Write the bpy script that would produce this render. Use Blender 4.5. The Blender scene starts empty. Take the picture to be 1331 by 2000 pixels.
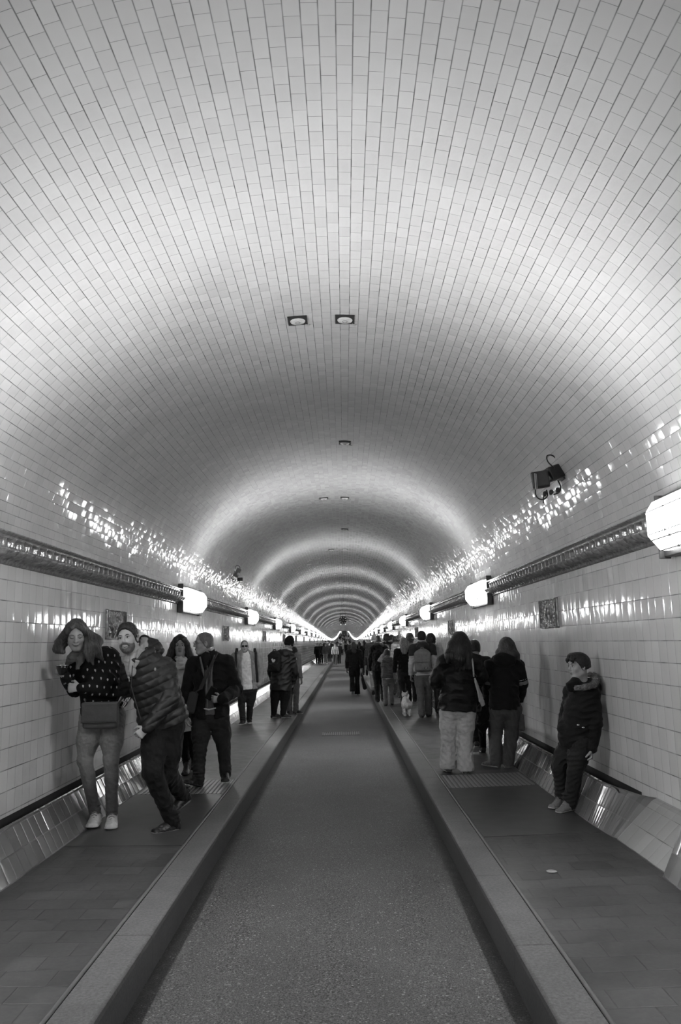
import bpy, bmesh, math, random
import numpy as np
from mathutils import Vector, Matrix
random.seed(7); RNG = np.random.default_rng(7)
S = bpy.context.scene; COL = S.collection
PI = math.pi

# ---------------------------------------------------------------- camera
F_PX = 1556.0; VPX, VPY = 674.0, 1255.0; CX, CY = 665.5, 1000.0
CAM = np.array([0.13, 0.0, 1.65]); ROLL = math.radians(1.5)
_f = np.array([VPX-CX, -(VPY-CY), F_PX])                   # tunnel axis seen from the camera (right, up, forward)
_f = _f/np.linalg.norm(_f)
_u = np.array([-math.sin(ROLL), math.cos(ROLL), 0.0]); _u = _u-_f*_u.dot(_f); _u /= np.linalg.norm(_u)
_r = np.cross(_u, _f)
W2C = np.stack([_r, _f, _u], 1)                            # world (x,y,z) -> camera (right, up, forward)
def project(p):
    c = W2C @ (np.asarray(p, float)-CAM)
    return CX+F_PX*c[0]/c[2], CY-F_PX*c[1]/c[2], c[2]
def ray(px, py):
    return W2C.T @ np.array([(px-CX)/F_PX, -(py-CY)/F_PX, 1.0])
def at_y(px, py, y):
    d = ray(px, py); return CAM+d*((y-CAM[1])/d[1])
def at_z(px, py, z):
    d = ray(px, py); return CAM+d*((z-CAM[2])/d[2])

cam_data = bpy.data.cameras.new('camera'); cam = bpy.data.objects.new('camera', cam_data); COL.objects.link(cam)
cam_data.sensor_fit = 'VERTICAL'; cam_data.sensor_height = 36.0; cam_data.sensor_width = 36.0*1331/2000
cam_data.lens = 36.0*F_PX/2000.0; cam_data.clip_start = 0.05; cam_data.clip_end = 1000
M = Matrix.Identity(4)
for i in range(3):
    M[i][0] = W2C[0][i]; M[i][1] = W2C[1][i]; M[i][2] = -W2C[2][i]; M[i][3] = CAM[i]
cam.matrix_world = M
S.camera = cam

# ---------------------------------------------------------------- materials
MATS = {}
def g(v): return (v, v, v, 1.0)
def nodes_of(name):
    m = bpy.data.materials.new(name); m.use_nodes = True
    nt = m.node_tree; b = nt.nodes['Principled BSDF']
    return m, nt, b
class NB:                                                   # small node-building helper
    def __init__(s, nt): s.nt = nt
    def _set(s, sock, v):
        if hasattr(v, 'is_output'): s.nt.links.new(v, sock)
        else: sock.default_value = v
    def math(s, op, a, b=None, c=None, clamp=False):
        n = s.nt.nodes.new('ShaderNodeMath'); n.operation = op; n.use_clamp = clamp
        s._set(n.inputs[0], a)
        if b is not None: s._set(n.inputs[1], b)
        if c is not None: s._set(n.inputs[2], c)
        return n.outputs[0]
    def vmath(s, op, a, b=None, scale=None):
        n = s.nt.nodes.new('ShaderNodeVectorMath'); n.operation = op
        s._set(n.inputs[0], a)
        if b is not None: s._set(n.inputs[1], b)
        if scale is not None: s._set(n.inputs['Scale'], scale)
        return n.outputs['Value'] if op in ('DOT_PRODUCT', 'LENGTH') else n.outputs[0]
    def comb(s, x, y, z=0.0):
        n = s.nt.nodes.new('ShaderNodeCombineXYZ')
        s._set(n.inputs[0], x); s._set(n.inputs[1], y); s._set(n.inputs[2], z); return n.outputs[0]
    def sep(s, v):
        n = s.nt.nodes.new('ShaderNodeSeparateXYZ'); s.nt.links.new(v, n.inputs[0]); return n.outputs
    def noise(s, vec, scale, detail=2.0, rough=0.5):
        n = s.nt.nodes.new('ShaderNodeTexNoise'); n.inputs['Scale'].default_value = scale
        n.inputs['Detail'].default_value = detail; n.inputs['Roughness'].default_value = rough
        if vec is not None: s.nt.links.new(vec, n.inputs['Vector'])
        return n.outputs['Fac']
    def white(s, vec):
        n = s.nt.nodes.new('ShaderNodeTexWhiteNoise'); n.noise_dimensions = '3D'; s.nt.links.new(vec, n.inputs['Vector'])
        return n.outputs
    def ramp(s, f, a, b, lo, hi):
        n = s.nt.nodes.new('ShaderNodeMapRange'); n.clamp = True
        s._set(n.inputs[0], f); n.inputs[1].default_value = a; n.inputs[2].default_value = b
        s._set(n.inputs[3], lo); s._set(n.inputs[4], hi); return n.outputs[0]
    def coord(s, which):
        n = s.nt.nodes.new('ShaderNodeTexCoord'); return n.outputs[which]
    def geo(s, which):
        n = s.nt.nodes.new('ShaderNodeNewGeometry'); return n.outputs[which]
    def grey(s, v): return s.comb(v, v, v)
    def bump(s, h, strength, dist):
        n = s.nt.nodes.new('ShaderNodeBump'); n.inputs['Strength'].default_value = strength; n.inputs['Distance'].default_value = dist
        s.nt.links.new(h, n.inputs['Height']); return n.outputs[0]

def plain(name, tone, rough=0.6, metal=0.0, var=0.12, scale=25.0, bump=0.0, bscale=60.0, spec=0.5, coat=0.0):
    """a plain surface: tone with slight procedural mottling, optional fine bump"""
    if name in MATS: return MATS[name]
    m, nt, b = nodes_of(name); N = NB(nt)
    oc = N.coord('Object')
    f = N.noise(oc, scale, 3.0)
    v = N.ramp(f, 0.3, 0.7, tone*(1-var), tone*(1+var))
    nt.links.new(N.grey(v), b.inputs['Base Color'])
    b.inputs['Roughness'].default_value = rough; b.inputs['Metallic'].default_value = metal
    b.inputs['Specular IOR Level'].default_value = spec
    if coat: b.inputs['Coat Weight'].default_value = coat
    if bump:
        nt.links.new(N.bump(N.noise(oc, bscale, 2.0), bump, 0.01), b.inputs['Normal'])
    MATS[name] = m; return m
def cloth(name, tone, rough=0.85, fold=0.35, weave=900.0):
    """woven fabric: mottled tone, wrinkles and a fine weave in the bump"""
    if name in MATS: return MATS[name]
    m, nt, b = nodes_of(name); N = NB(nt)
    oc = N.coord('Object')
    f = N.noise(oc, 14.0, 4.0, 0.6)
    v = N.ramp(f, 0.25, 0.75, tone*0.8, tone*1.2)
    nt.links.new(N.grey(v), b.inputs['Base Color'])
    b.inputs['Roughness'].default_value = rough; b.inputs['Specular IOR Level'].default_value = 0.25
    b.inputs['Sheen Weight'].default_value = 0.05
    st = N.vmath('MULTIPLY', oc, (1.0, 1.0, 1.6))
    h = N.math('ADD', N.noise(st, 16.0, 3.0, 0.55), N.math('MULTIPLY', N.noise(oc, weave*0.25, 1.0), 0.06))
    nt.links.new(N.bump(h, fold, 0.018), b.inputs['Normal'])
    MATS[name] = m; return m
def skin_mat(name, tone):
    if name in MATS: return MATS[name]
    m, nt, b = nodes_of(name); N = NB(nt)
    oc = N.coord('Object')
    v = N.ramp(N.noise(oc, 30.0, 3.0), 0.3, 0.7, tone*0.92, tone*1.07)
    nt.links.new(N.grey(v), b.inputs['Base Color'])
    b.inputs['Roughness'].default_value = 0.5; b.inputs['Specular IOR Level'].default_value = 0.4
    b.inputs['Subsurface Weight'].default_value = 0.0
    MATS[name] = m; return m
def hair_mat(name, tone, streak=0.5, axis=(1.0, 1.0, 0.14)):
    """strands: noise drawn out along the fall of the hair, in colour and bump"""
    if name in MATS: return MATS[name]
    m, nt, b = nodes_of(name); N = NB(nt)
    oc = N.coord('Object')
    st = N.vmath('MULTIPLY', oc, axis)
    f = N.noise(st, 110.0, 3.0, 0.6); f2 = N.noise(st, 30.0, 2.0)
    v = N.ramp(N.math('ADD', N.math('MULTIPLY', f, 0.6), N.math('MULTIPLY', f2, 0.4)), 0.35, 0.65, tone*(1-streak), tone*(1+streak))
    nt.links.new(N.grey(v), b.inputs['Base Color'])
    b.inputs['Roughness'].default_value = 0.42; b.inputs['Specular IOR Level'].default_value = 0.4
    nt.links.new(N.bump(f, 0.6, 0.006), b.inputs['Normal'])
    MATS[name] = m; return m
def emit_mat(name, strength):
    if name in MATS: return MATS[name]
    m = bpy.data.materials.new(name); m.use_nodes = True; nt = m.node_tree; nt.nodes.clear()
    e = nt.nodes.new('ShaderNodeEmission'); e.inputs[0].default_value = g(1.0); e.inputs[1].default_value = strength
    o = nt.nodes.new('ShaderNodeOutputMaterial'); nt.links.new(e.outputs[0], o.inputs[0])
    MATS[name] = m; return m

# ---------------------------------------------------------------- objects
def tag(o, label=None, cat=None, group=None, kind=None):
    if label: o['label'] = label
    if cat: o['category'] = cat
    if group: o['group'] = group
    if kind: o['kind'] = kind
    return o
def link(name, me, mat=None, parent=None, loc=None, smooth=True):
    o = bpy.data.objects.new(name, me); COL.objects.link(o)
    if mat is not None:
        for m in (mat if isinstance(mat, (list, tuple)) else [mat]): me.materials.append(m)
    if parent is not None: o.parent = parent
    if loc is not None: o.location = loc
    if smooth and len(me.polygons): me.polygons.foreach_set('use_smooth', [True]*len(me.polygons))
    return o
def mesh_np(name, verts, faces):
    me = bpy.data.meshes.new(name); me.from_pydata([tuple(map(float, v)) for v in verts], [], [tuple(map(int, f)) for f in faces]); me.update(); return me
def empty(name, loc, rz=0.0):
    o = bpy.data.objects.new(name, None); COL.objects.link(o); o.location = loc; o.rotation_euler = (0, 0, rz); o.empty_display_size = 0.1; return o
def copy_tree(o, parent=None):
    c = o.copy(); COL.objects.link(c)
    for k in list(c.keys()):
        if k in ('label', 'group'): pass
    if parent is not None: c.parent = parent
    for ch in list(o.children): copy_tree(ch, c)
    return c
class MB:
    """collects boxes, tubes, lathes into one bmesh"""
    def __init__(s): s.bm = bmesh.new()
    def _xf(s, vs, mat):
        for v in vs: v.co = mat @ v.co
    def box(s, c, size, rot=None, bevel=0.0, seg=2):
        r = bmesh.ops.create_cube(s.bm, size=1.0); vs = r['verts']
        for v in vs: v.co = Vector((v.co.x*size[0], v.co.y*size[1], v.co.z*size[2]))
        if bevel:
            es = list({e for v in vs for e in v.link_edges})
            rr = bmesh.ops.bevel(s.bm, geom=es, offset=bevel, segments=seg, affect='EDGES', profile=0.5)
            vs = list({v for f in rr['faces'] for v in f.verts} | {v for v in vs if v.is_valid})
        m = Matrix.Translation(Vector(c)) @ (rot.to_4x4() if rot is not None else Matrix.Identity(4))
        s._xf(vs, m); return s
    def tube(s, pts, r, n=8, closed=False, cap=True):
        pts = [Vector(p) for p in pts]; k = len(pts)
        rr = r if isinstance(r, (list, tuple)) else [r]*k
        up = Vector((0, 0, 1)); rings = []
        pn = None
        for i, p in enumerate(pts):
            a = pts[(i-1) % k] if (i > 0 or closed) else pts[i]; b = pts[(i+1) % k] if (i < k-1 or closed) else pts[i]
            t = (b-a).normalized()
            if pn is None:
                ref = up if abs(t.z) < 0.9 else Vector((1, 0, 0)); nrm = t.cross(ref).normalized()
            else:
                nrm = (pn-t*pn.dot(t)); nrm = nrm.normalized() if nrm.length > 1e-6 else t.cross(up).normalized()
            pn = nrm; bi = t.cross(nrm)
            rings.append([s.bm.verts.new(p+nrm*math.cos(2*PI*j/n)*rr[i]+bi*math.sin(2*PI*j/n)*rr[i]) for j in range(n)])
        for i in range(k if closed else k-1):
            A, B = rings[i], rings[(i+1) % k]
            for j in range(n): s.bm.faces.new((A[j], A[(j+1) % n], B[(j+1) % n], B[j]))
        if cap and not closed:
            s.bm.faces.new(rings[0][::-1]); s.bm.faces.new(rings[-1])
        return s
    def lathe(s, prof, c=(0, 0, 0), rot=None, n=24):
        m = Matrix.Translation(Vector(c)) @ (rot.to_4x4() if rot is not None else Matrix.Identity(4))
        rings = []
        for (r, z) in prof:
            rings.append([s.bm.verts.new(m @ Vector((max(r, 1e-4)*math.cos(2*PI*j/n), max(r, 1e-4)*math.sin(2*PI*j/n), z))) for j in range(n)])
        for A, B in zip(rings, rings[1:]):
            for j in range(n): s.bm.faces.new((A[j], A[(j+1) % n], B[(j+1) % n], B[j]))
        s.bm.faces.new(rings[0][::-1]); s.bm.faces.new(rings[-1]); return s
    def prism(s, poly, a0, a1, axis='y'):
        def P(u, v, a): return {'y': (u, a, v), 'x': (a, u, v), 'z': (u, v, a)}[axis]
        A = [s.bm.verts.new(P(u, v, a0)) for u, v in poly]; B = [s.bm.verts.new(P(u, v, a1)) for u, v in poly]
        n = len(poly)
        for j in range(n): s.bm.faces.new((A[j], A[(j+1) % n], B[(j+1) % n], B[j]))
        s.bm.faces.new(A[::-1]); s.bm.faces.new(B); return s
    def build(s, name, mat, parent=None, loc=None, smooth=False):
        bmesh.ops.recalc_face_normals(s.bm, faces=s.bm.faces[:])
        me = bpy.data.meshes.new(name); s.bm.to_mesh(me); s.bm.free()
        return link(name, me, mat, parent, loc, smooth)

# ---------------------------------------------------------------- implicit surfaces -> mesh
def V3(*a): return np.array(a, dtype=float)
def unit(v): v = np.asarray(v, float); return v/(np.linalg.norm(v)+1e-12)
class SDF:
    """a union of soft shapes sampled on a grid and meshed by surface nets"""
    def __init__(s, h=0.008, k=0.02): s.h = h; s.k = k; s.ops = []; s.post = []
    def _add(s, lo, hi, fn, k, mode): s.ops.append((np.asarray(lo, float), np.asarray(hi, float), fn, s.k if k is None else k, mode)); return s
    def cone(s, a, b, ra, rb, k=None, mode='+'):
        a = np.asarray(a, float); b = np.asarray(b, float); r = max(ra, rb); ba = b-a; L2 = ba.dot(ba)+1e-9
        def fn(P):
            t = np.clip(((P-a) @ ba)/L2, 0, 1)
            return np.linalg.norm(P-a-t[..., None]*ba, axis=-1)-(ra+(rb-ra)*t)
        return s._add(np.minimum(a, b)-r, np.maximum(a, b)+r, fn, k, mode)
    def chain(s, pts, rs, k=None, mode='+'):
        for i in range(len(pts)-1): s.cone(pts[i], pts[i+1], rs[i], rs[i+1], k, mode)
        return s
    def ell(s, c, r, R=None, k=None, mode='+'):
        c = np.asarray(c, float); r = np.asarray(r, float); R = np.eye(3) if R is None else np.asarray(R, float)   # rows = local axes
        m = r.max()
        def fn(P):
            q = (P-c) @ R.T
            k0 = np.linalg.norm(q/r, axis=-1); k1 = np.linalg.norm(q/(r*r), axis=-1)+1e-9
            return k0*(k0-1)/k1
        return s._add(c-m, c+m, fn, k, mode)
    def slab(s, a, b, side, ra, rb, k=None, mode='+', end=None):
        """tapered elliptical limb from a to b; ra/rb = (half width along side, half thickness)"""
        a = np.asarray(a, float); b = np.asarray(b, float); ax = b-a; L = np.linalg.norm(ax); ax = ax/L
        sd = np.asarray(side, float); sd = unit(sd-ax*sd.dot(ax)); th = np.cross(ax, sd); m = max(max(ra), max(rb))
        e = min(min(ra), min(rb)) if end is None else end
        def fn(P):
            q = P-a; z = q @ ax; t = np.clip(z/L, 0, 1)
            w = ra[0]+(rb[0]-ra[0])*t; d = ra[1]+(rb[1]-ra[1])*t
            ex = (np.maximum(0, np.maximum(-z, z-L)))/e
            k0 = np.sqrt(((q @ sd)/w)**2+((q @ th)/d)**2+ex**2)
            return (k0-1)*np.minimum(np.minimum(w, d), 1e9)
        return s._add(np.minimum(a, b)-m-e, np.maximum(a, b)+m+e, fn, k, mode)
    def box(s, c, hs, R=None, rnd=0.01, k=None, mode='+'):
        c = np.asarray(c, float); hs = np.asarray(hs, float)-rnd; R = np.eye(3) if R is None else np.asarray(R, float)
        m = np.linalg.norm(hs+rnd)
        def fn(P):
            q = np.abs((P-c) @ R.T)-hs
            return np.linalg.norm(np.maximum(q, 0), axis=-1)+np.minimum(q.max(-1), 0)-rnd
        return s._add(c-m, c+m, fn, k, mode)
    def half(s, p, n, mode='-', k=0.0):
        """cut away everything on the side n points to"""
        p = np.asarray(p, float); n = unit(n)
        s.ops.append((None, None, lambda P: -((P-p) @ n), k, mode)); return s
    def warp(s, fn): s.post.append(fn); return s                     # displacement added to the field: fn(P)->metres outwards
    def mesh(s, name):
        h = s.h; adds = [o for o in s.ops if o[4] == '+']; mg = 0.03+2*h
        lo = np.min([o[0] for o in adds], 0)-mg; hi = np.max([o[1] for o in adds], 0)+mg
        n = np.ceil((hi-lo)/h).astype(int)+1
        ax = [lo[i]+h*np.arange(n[i]) for i in range(3)]
        Fd = np.full(n, 0.06, dtype=np.float32)
        for (l, u, fn, k, mode) in s.ops:
            if l is None: i0 = np.zeros(3, int); i1 = n
            else:
                pad = mg+k
                i0 = np.maximum(0, np.floor((l-pad-lo)/h).astype(int)); i1 = np.minimum(n, np.ceil((u+pad-lo)/h).astype(int)+1)
                if (i1 <= i0).any(): continue
            sl = tuple(slice(i0[i], i1[i]) for i in range(3))
            P = np.stack(np.meshgrid(ax[0][sl[0]], ax[1][sl[1]], ax[2][sl[2]], indexing='ij'), -1)
            d = fn(P).astype(np.float32); c = Fd[sl]
            if mode == '+':
                if k > 0:
                    e = np.maximum(k-np.abs(c-d), 0)/k; r = np.minimum(c, d)-e*e*k*0.25
                else: r = np.minimum(c, d)
            else:
                d = -d
                if k > 0:
                    e = np.maximum(k-np.abs(c-d), 0)/k; r = np.maximum(c, d)+e*e*k*0.25
                else: r = np.maximum(c, d)
            Fd[sl] = r
        if s.post:
            P = np.stack(np.meshgrid(*ax, indexing='ij'), -1)
            near = np.abs(Fd) < 0.05; Q = P[near]; dd = np.zeros(len(Q))
            for fn in s.post: dd += fn(Q)
            Fd[near] -= dd.astype(np.float32)
        for a in range(3):                                             # keep the border outside
            ix = [slice(None)]*3; ix[a] = 0; Fd[tuple(ix)] = np.maximum(Fd[tuple(ix)], 1e-3); ix[a] = -1; Fd[tuple(ix)] = np.maximum(Fd[tuple(ix)], 1e-3)
        return nets(name, Fd, lo, h)
def nets(name, Fd, lo, h):
    ins = Fd < 0
    n = np.array(Fd.shape)-1
    cnt = np.zeros(n, np.int16)
    offs = [(i, j, k) for i in (0, 1) for j in (0, 1) for k in (0, 1)]
    for o in offs: cnt += ins[o[0]:o[0]+n[0], o[1]:o[1]+n[1], o[2]:o[2]+n[2]]
    act = (cnt > 0) & (cnt < 8); ids = np.full(n, -1, np.int64); idx = np.argwhere(act)
    ids[act] = np.arange(len(idx))
    acc = np.zeros((len(idx), 3)); num = np.zeros(len(idx))
    vals = {o: Fd[idx[:, 0]+o[0], idx[:, 1]+o[1], idx[:, 2]+o[2]].astype(float) for o in offs}
    for a in range(3):
        for o in offs:
            if o[a]: continue
            p = list(o); p[a] = 1; p = tuple(p); va, vb = vals[o], vals[p]
            m = (va < 0) != (vb < 0); t = np.where(m, va/np.where(m, va-vb, 1), 0)
            q = np.zeros((len(idx), 3)); q[:, 0] = o[0]; q[:, 1] = o[1]; q[:, 2] = o[2]; q[:, a] = t
            acc[m] += q[m]; num[m] += 1
    vs = (idx+acc/num[:, None])*h+lo
    faces = []
    for a in range(3):
        b, c = (a+1) % 3, (a+2) % 3
        A = np.take(ins, range(0, n[a]), a); B = np.take(ins, range(1, n[a]+1), a)
        e = np.argwhere(A != B)
        e = e[(e[:, b] > 0) & (e[:, c] > 0) & (e[:, b] < n[b]) & (e[:, c] < n[c])]
        if not len(e): continue
        inside = A[tuple(e.T)]
        def cid(db, dc):
            q = e.copy(); q[:, b] -= db; q[:, c] -= dc; return ids[tuple(q.T)]
        qd = np.stack([cid(1, 1), cid(0, 1), cid(0, 0), cid(1, 0)], 1)
        qd[~inside] = qd[~inside][:, ::-1]
        faces.append(qd)
    faces = np.concatenate(faces)
    me = bpy.data.meshes.new(name)
    me.vertices.add(len(vs)); me.vertices.foreach_set('co', vs.astype(np.float32).ravel())
    me.loops.add(faces.size); me.loops.foreach_set('vertex_index', faces.ravel().astype(np.int32))
    me.polygons.add(len(faces)); me.polygons.foreach_set('loop_start', np.arange(0, faces.size, 4, dtype=np.int32))
    me.polygons.foreach_set('use_smooth', np.ones(len(faces), bool))
    me.update(calc_edges=True); me.validate()
    return me
# ---------------------------------------------------------------- the tunnel
_ZD = [-30, 70, 110, 141, 170, 200, 240, 271, 345, 432]; _ZZ = [0, 0, -0.05, -0.16, -0.02, 0.3, 0.95, 1.5, 3.2, 5.2]
def zoff(y): return float(np.interp(y, _ZD, _ZZ))
Y0, Y1 = -14.0, 432.0
ST = list(np.arange(Y0, 60, 2.0))+list(np.arange(60, 300, 5.0))+list(np.arange(300, 432.1, 12.0)); ST[-1] = Y1
KI, KO, KZ, FALL = 0.912, 1.12, 0.166, 0.015
WX, SKX = 2.40, 2.045
def floor_z(x, y=0.0):
    a = abs(x)
    return zoff(y)+(0.0 if a < KI else KZ if a < KO else KZ+FALL*(a-KO))
COR0, COR1 = 2.287, 2.525
ARC_Z, ARC_B, ARC_N = 2.383, 1.905, 2.13                                  # the vault is a slightly squared half ellipse
def vault_z(x): return ARC_Z+ARC_B*max(0.0, 1-(abs(x)/WX)**ARC_N)**(1/ARC_N)
def vault_x(z): return WX*max(0.0, 1-(max(0.0, z-ARC_Z)/ARC_B)**ARC_N)**(1/ARC_N)
def vault_slope(x): return (vault_z(x+0.002)-vault_z(x-0.002))/0.004
def extrude(name, prof, mat, stations=ST, kind='structure', smooth=True, closed=False, parent=None):
    """prof: list of (x, z) or a function of y; extruded along the tunnel with UV in metres"""
    pf = prof if callable(prof) else (lambda y: prof)
    P0 = pf(stations[0]); n = len(P0); vs = []; uv = []
    for y in stations:
        p = pf(y); s = 0.0
        for i, (x, z) in enumerate(p):
            if i: s += math.hypot(x-p[i-1][0], z-p[i-1][1])
            vs.append((x, y, z+zoff(y))); uv.append((y, s))
    fs = []
    for j in range(len(stations)-1):
        for i in range(n-1):
            a = j*n+i; fs.append((a, a+1, a+n+1, a+n))
    me = mesh_np(name, vs, fs)
    l = me.uv_layers.new(name='metres')
    vi = np.zeros(len(me.loops), np.int32); me.loops.foreach_get('vertex_index', vi)
    l.data.foreach_set('uv', np.array(uv, np.float32)[vi].ravel())
    o = link(name, me, mat, parent, smooth=smooth)
    if kind: tag(o, kind=kind)
    return o

def tile_mat(name, tw, th, tone, grout_tone, rough=0.09, tilt=0.02, pillow=0.10, bond=False, grout=0.0035, var=0.05, voff=0.0, dirt=0.12, vk=1.0):
    """glazed tiles: every tile a slightly different tone and lean, edges rounded over, dull grout between"""
    m, nt, b = nodes_of(name); N = NB(nt)
    u, v, _ = N.sep(N.coord('UV'))
    rv = N.math('DIVIDE', N.math('ADD', v, voff), th); row = N.math('FLOOR', rv); fv = N.math('SUBTRACT', rv, row)
    ru = N.math('DIVIDE', u, tw)
    if bond:
        w = N.white(N.comb(row, 3.7, 1.3))['Value']
        ru = N.math('ADD', ru, N.math('ADD', N.math('MULTIPLY', row, 0.5), N.math('MULTIPLY', w, 0.35)))
    else:
        w = N.white(N.comb(row, 9.1, 1.3))['Value']
        ru = N.math('ADD', ru, N.math('MULTIPLY', w, 0.12))
    colu = N.math('FLOOR', ru); fu = N.math('SUBTRACT', ru, colu)
    rnd = N.white(N.comb(colu, row, 5.0))
    r = N.sep(rnd['Color'])
    cu = N.math('MULTIPLY', N.math('SUBTRACT', fu, 0.5), 2.0); cv = N.math('MULTIPLY', N.math('SUBTRACT', fv, 0.5), 2.0)
    du = N.math('MULTIPLY', N.math('SUBTRACT', 1.0, N.math('ABSOLUTE', cu)), tw*0.5)        # metres to the nearest joint
    dv = N.math('MULTIPLY', N.math('SUBTRACT', 1.0, N.math('ABSOLUTE', cv)), th*0.5)
    d = N.math('MINIMUM', N.math('MULTIPLY', du, 2.2), dv)
    mask = N.ramp(d, grout*0.35, grout, 1.0, 0.0)
    tonev = N.math('MULTIPLY', tone, N.ramp(r[2], 0.0, 1.0, 1.0-var, 1.0+var))
    dn = N.noise(N.coord('Object'), 0.9, 5.0, 0.62)
    tonev = N.math('MULTIPLY', tonev, N.ramp(dn, 0.28, 0.6, 1.0-dirt, 1.0))
    gm = N.math('MULTIPLY', mask, N.ramp(N.noise(N.coord('Object'), 7.0, 2.0), 0.3, 0.7, 0.55, 1.0))
    colv = N.math('ADD', N.math('MULTIPLY', tonev, N.math('SUBTRACT', 1.0, gm)), N.math('MULTIPLY', gm, grout_tone))
    nt.links.new(N.grey(colv), b.inputs['Base Color'])
    nt.links.new(N.ramp(mask, 0, 1, rough, 0.6), b.inputs['Roughness'])
    b.inputs['Specular IOR Level'].default_value = 0.5
    nrm = N.geo('Normal'); T = (0.0, 1.0, 0.0)
    Bv = N.vmath('CROSS_PRODUCT', nrm, T)
    p3 = lambda c: N.math('MULTIPLY', N.math('POWER', N.math('ABSOLUTE', c), 5.0), N.math('SIGN', c))
    wav = N.noise(N.vmath('MULTIPLY', N.coord('Object'), (1.0, 1.0, 1.0)), 9.0, 2.0)
    kt = N.math('ADD', N.math('MULTIPLY', N.math('SUBTRACT', r[0], 0.5), tilt*2), N.math('ADD', N.math('MULTIPLY', p3(cu), pillow), N.math('ADD', N.math('MULTIPLY', cu, tilt*0.22), N.math('MULTIPLY', N.math('SUBTRACT', wav, 0.5), tilt*0.3))))
    kb = N.math('ADD', N.math('MULTIPLY', N.math('SUBTRACT', r[1], 0.5), tilt*1.6*vk), N.math('ADD', N.math('MULTIPLY', p3(cv), pillow*0.6*vk), N.math('MULTIPLY', cv, tilt*0.2*vk)))
    nn = N.vmath('ADD', nrm, N.vmath('SCALE', N.comb(0.0, 1.0, 0.0), scale=kt))
    nn = N.vmath('ADD', nn, N.vmath('SCALE', Bv, scale=kb))
    nt.links.new(N.vmath('NORMALIZE', nn), b.inputs['Normal'])
    MATS[name] = m; return m

M_VAULT = tile_mat('vault_tiles', 0.1215, 0.0750, 0.56, 0.08, rough=0.10, tilt=0.034, pillow=0.03, bond=True, grout=0.0040, var=0.035)
M_WALL = tile_mat('wall_tiles', 0.143, 0.155, 0.60, 0.06, rough=0.07, tilt=0.024, pillow=0.06, grout=0.0052, var=0.05, vk=0.3)
M_SKIRT_L = tile_mat('skirting_tiles_far_side', 0.125, 0.155, 0.10, 0.03, rough=0.15, tilt=0.034, pillow=0.10, grout=0.0045, var=0.15, vk=0.5, voff=-0.0435)
M_SKIRT = tile_mat('skirting_tiles', 0.125, 0.155, 0.10, 0.03, rough=0.15, tilt=0.034, pillow=0.10, grout=0.0036, var=0.15, vk=0.5, voff=-0.039)

_c = lambda t: math.copysign(abs(math.cos(t))**(2/ARC_N), math.cos(t))
a0 = math.asin(((COR1-0.02-ARC_Z)/ARC_B)**(ARC_N/2))
arc = [(WX*_c(t), ARC_Z+ARC_B*math.sin(t)**(2/ARC_N)) for t in np.linspace(PI-a0, a0, 97)]
extrude('ceiling', arc[::-1], M_VAULT)
# walls run down behind the skirting
extrude('wall_left', [(-WX, COR1+0.01), (-WX, COR0), (-WX, 1.2), (-WX, 0.32)][::-1], M_WALL)
RA, RB, RC = 5.20, 6.15, 6.75                                            # the flush stretch of the right wall and where the skirting fades out of it
extrude('wall_right', [(WX, 0.32), (WX, 1.2), (WX, COR0), (WX, COR1+0.01)][::-1], M_WALL)

SKF = [(2.027, 0.150), (SKX, 0.185), (2.185, 0.462), (2.195, 0.474), (2.205, 0.480), (2.220, 0.474)]
SKR = [(2.075, 0.150), (2.085, 0.185), (2.360, 0.440), (2.380, 0.452), (2.392, 0.457), (2.4005, 0.462)]
def sk_right(y):
    if y < RA: t = 1.0
    elif y < RB: t = 0.0
    elif y < RC: t = min(1.0, math.sqrt((y-RB)/(RC-RB))*1.02)
    else: t = 1.0
    return [(a[0]*t+b[0]*(1-t), a[1]*t+b[1]*(1-t)) for a, b in zip(SKF, SKR)]
M_DARKMETAL = plain('dark_metal', 0.05, 0.45, 0.6)
extrude('baseboard_left', [(-x, z) for x, z in SKF][::-1], M_SKIRT_L, smooth=False)
M_GROOVE = plain('shaded_groove', 0.012, 0.8)  # near-black colour holds the gap's shade as well as its dirt
extrude('trim_7', [(-x, z) for x, z in [(2.219, 0.475), (2.224, 0.466), (2.228, 0.34), (2.3985, 0.34), (2.3985, 0.449)]][::-1], M_GROOVE, smooth=False)
extrude('trim_8', [(2.219, 0.475), (2.224, 0.466), (2.228, 0.34), (2.3985, 0.34), (2.3985, 0.449)], M_GROOVE, [y for y in ST if y > RC+0.1] and [RC-0.30, RC-0.2, RC]+[y for y in ST if y > RC+0.1], smooth=False)
extrude('trim_9', [(2.219, 0.475), (2.224, 0.466), (2.228, 0.34), (2.3985, 0.34), (2.3985, 0.449)], M_GROOVE, [y for y in ST if y < RA-0.1]+[RA-0.002], smooth=False)
stR = sorted(set([y for y in ST if y < RA-0.1 or y > RC+0.1]+[RA-0.02, RA-0.001, RA]+list(np.linspace(RB-0.001, RC, 15))+[RC+0.05, RA+0.02]))
def _skirt_zone(y0, y1, name, mat):
    st = [y for y in stR if y0 <= y <= y1]; return extrude(name, sk_right, mat, st, smooth=False)
M_RECESS = tile_mat('recess_tiles', 0.143, 0.160, 0.27, 0.04, rough=0.16, tilt=0.02, pillow=0.06, grout=0.0045, vk=0.3, voff=-0.036)
_skirt_zone(Y0, RA-0.001, 'baseboard_right', M_SKIRT)
_skirt_zone(RA, RB, 'trim_1', M_RECESS)
_skirt_zone(RB-0.001, Y1, 'baseboard_right', M_SKIRT)
cap = MB(); cap.prism(SKF+[(2.41, 0.15)], RA-0.012, RA-0.0005); tag(cap.build('trim_2', M_RECESS), kind='structure')

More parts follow.
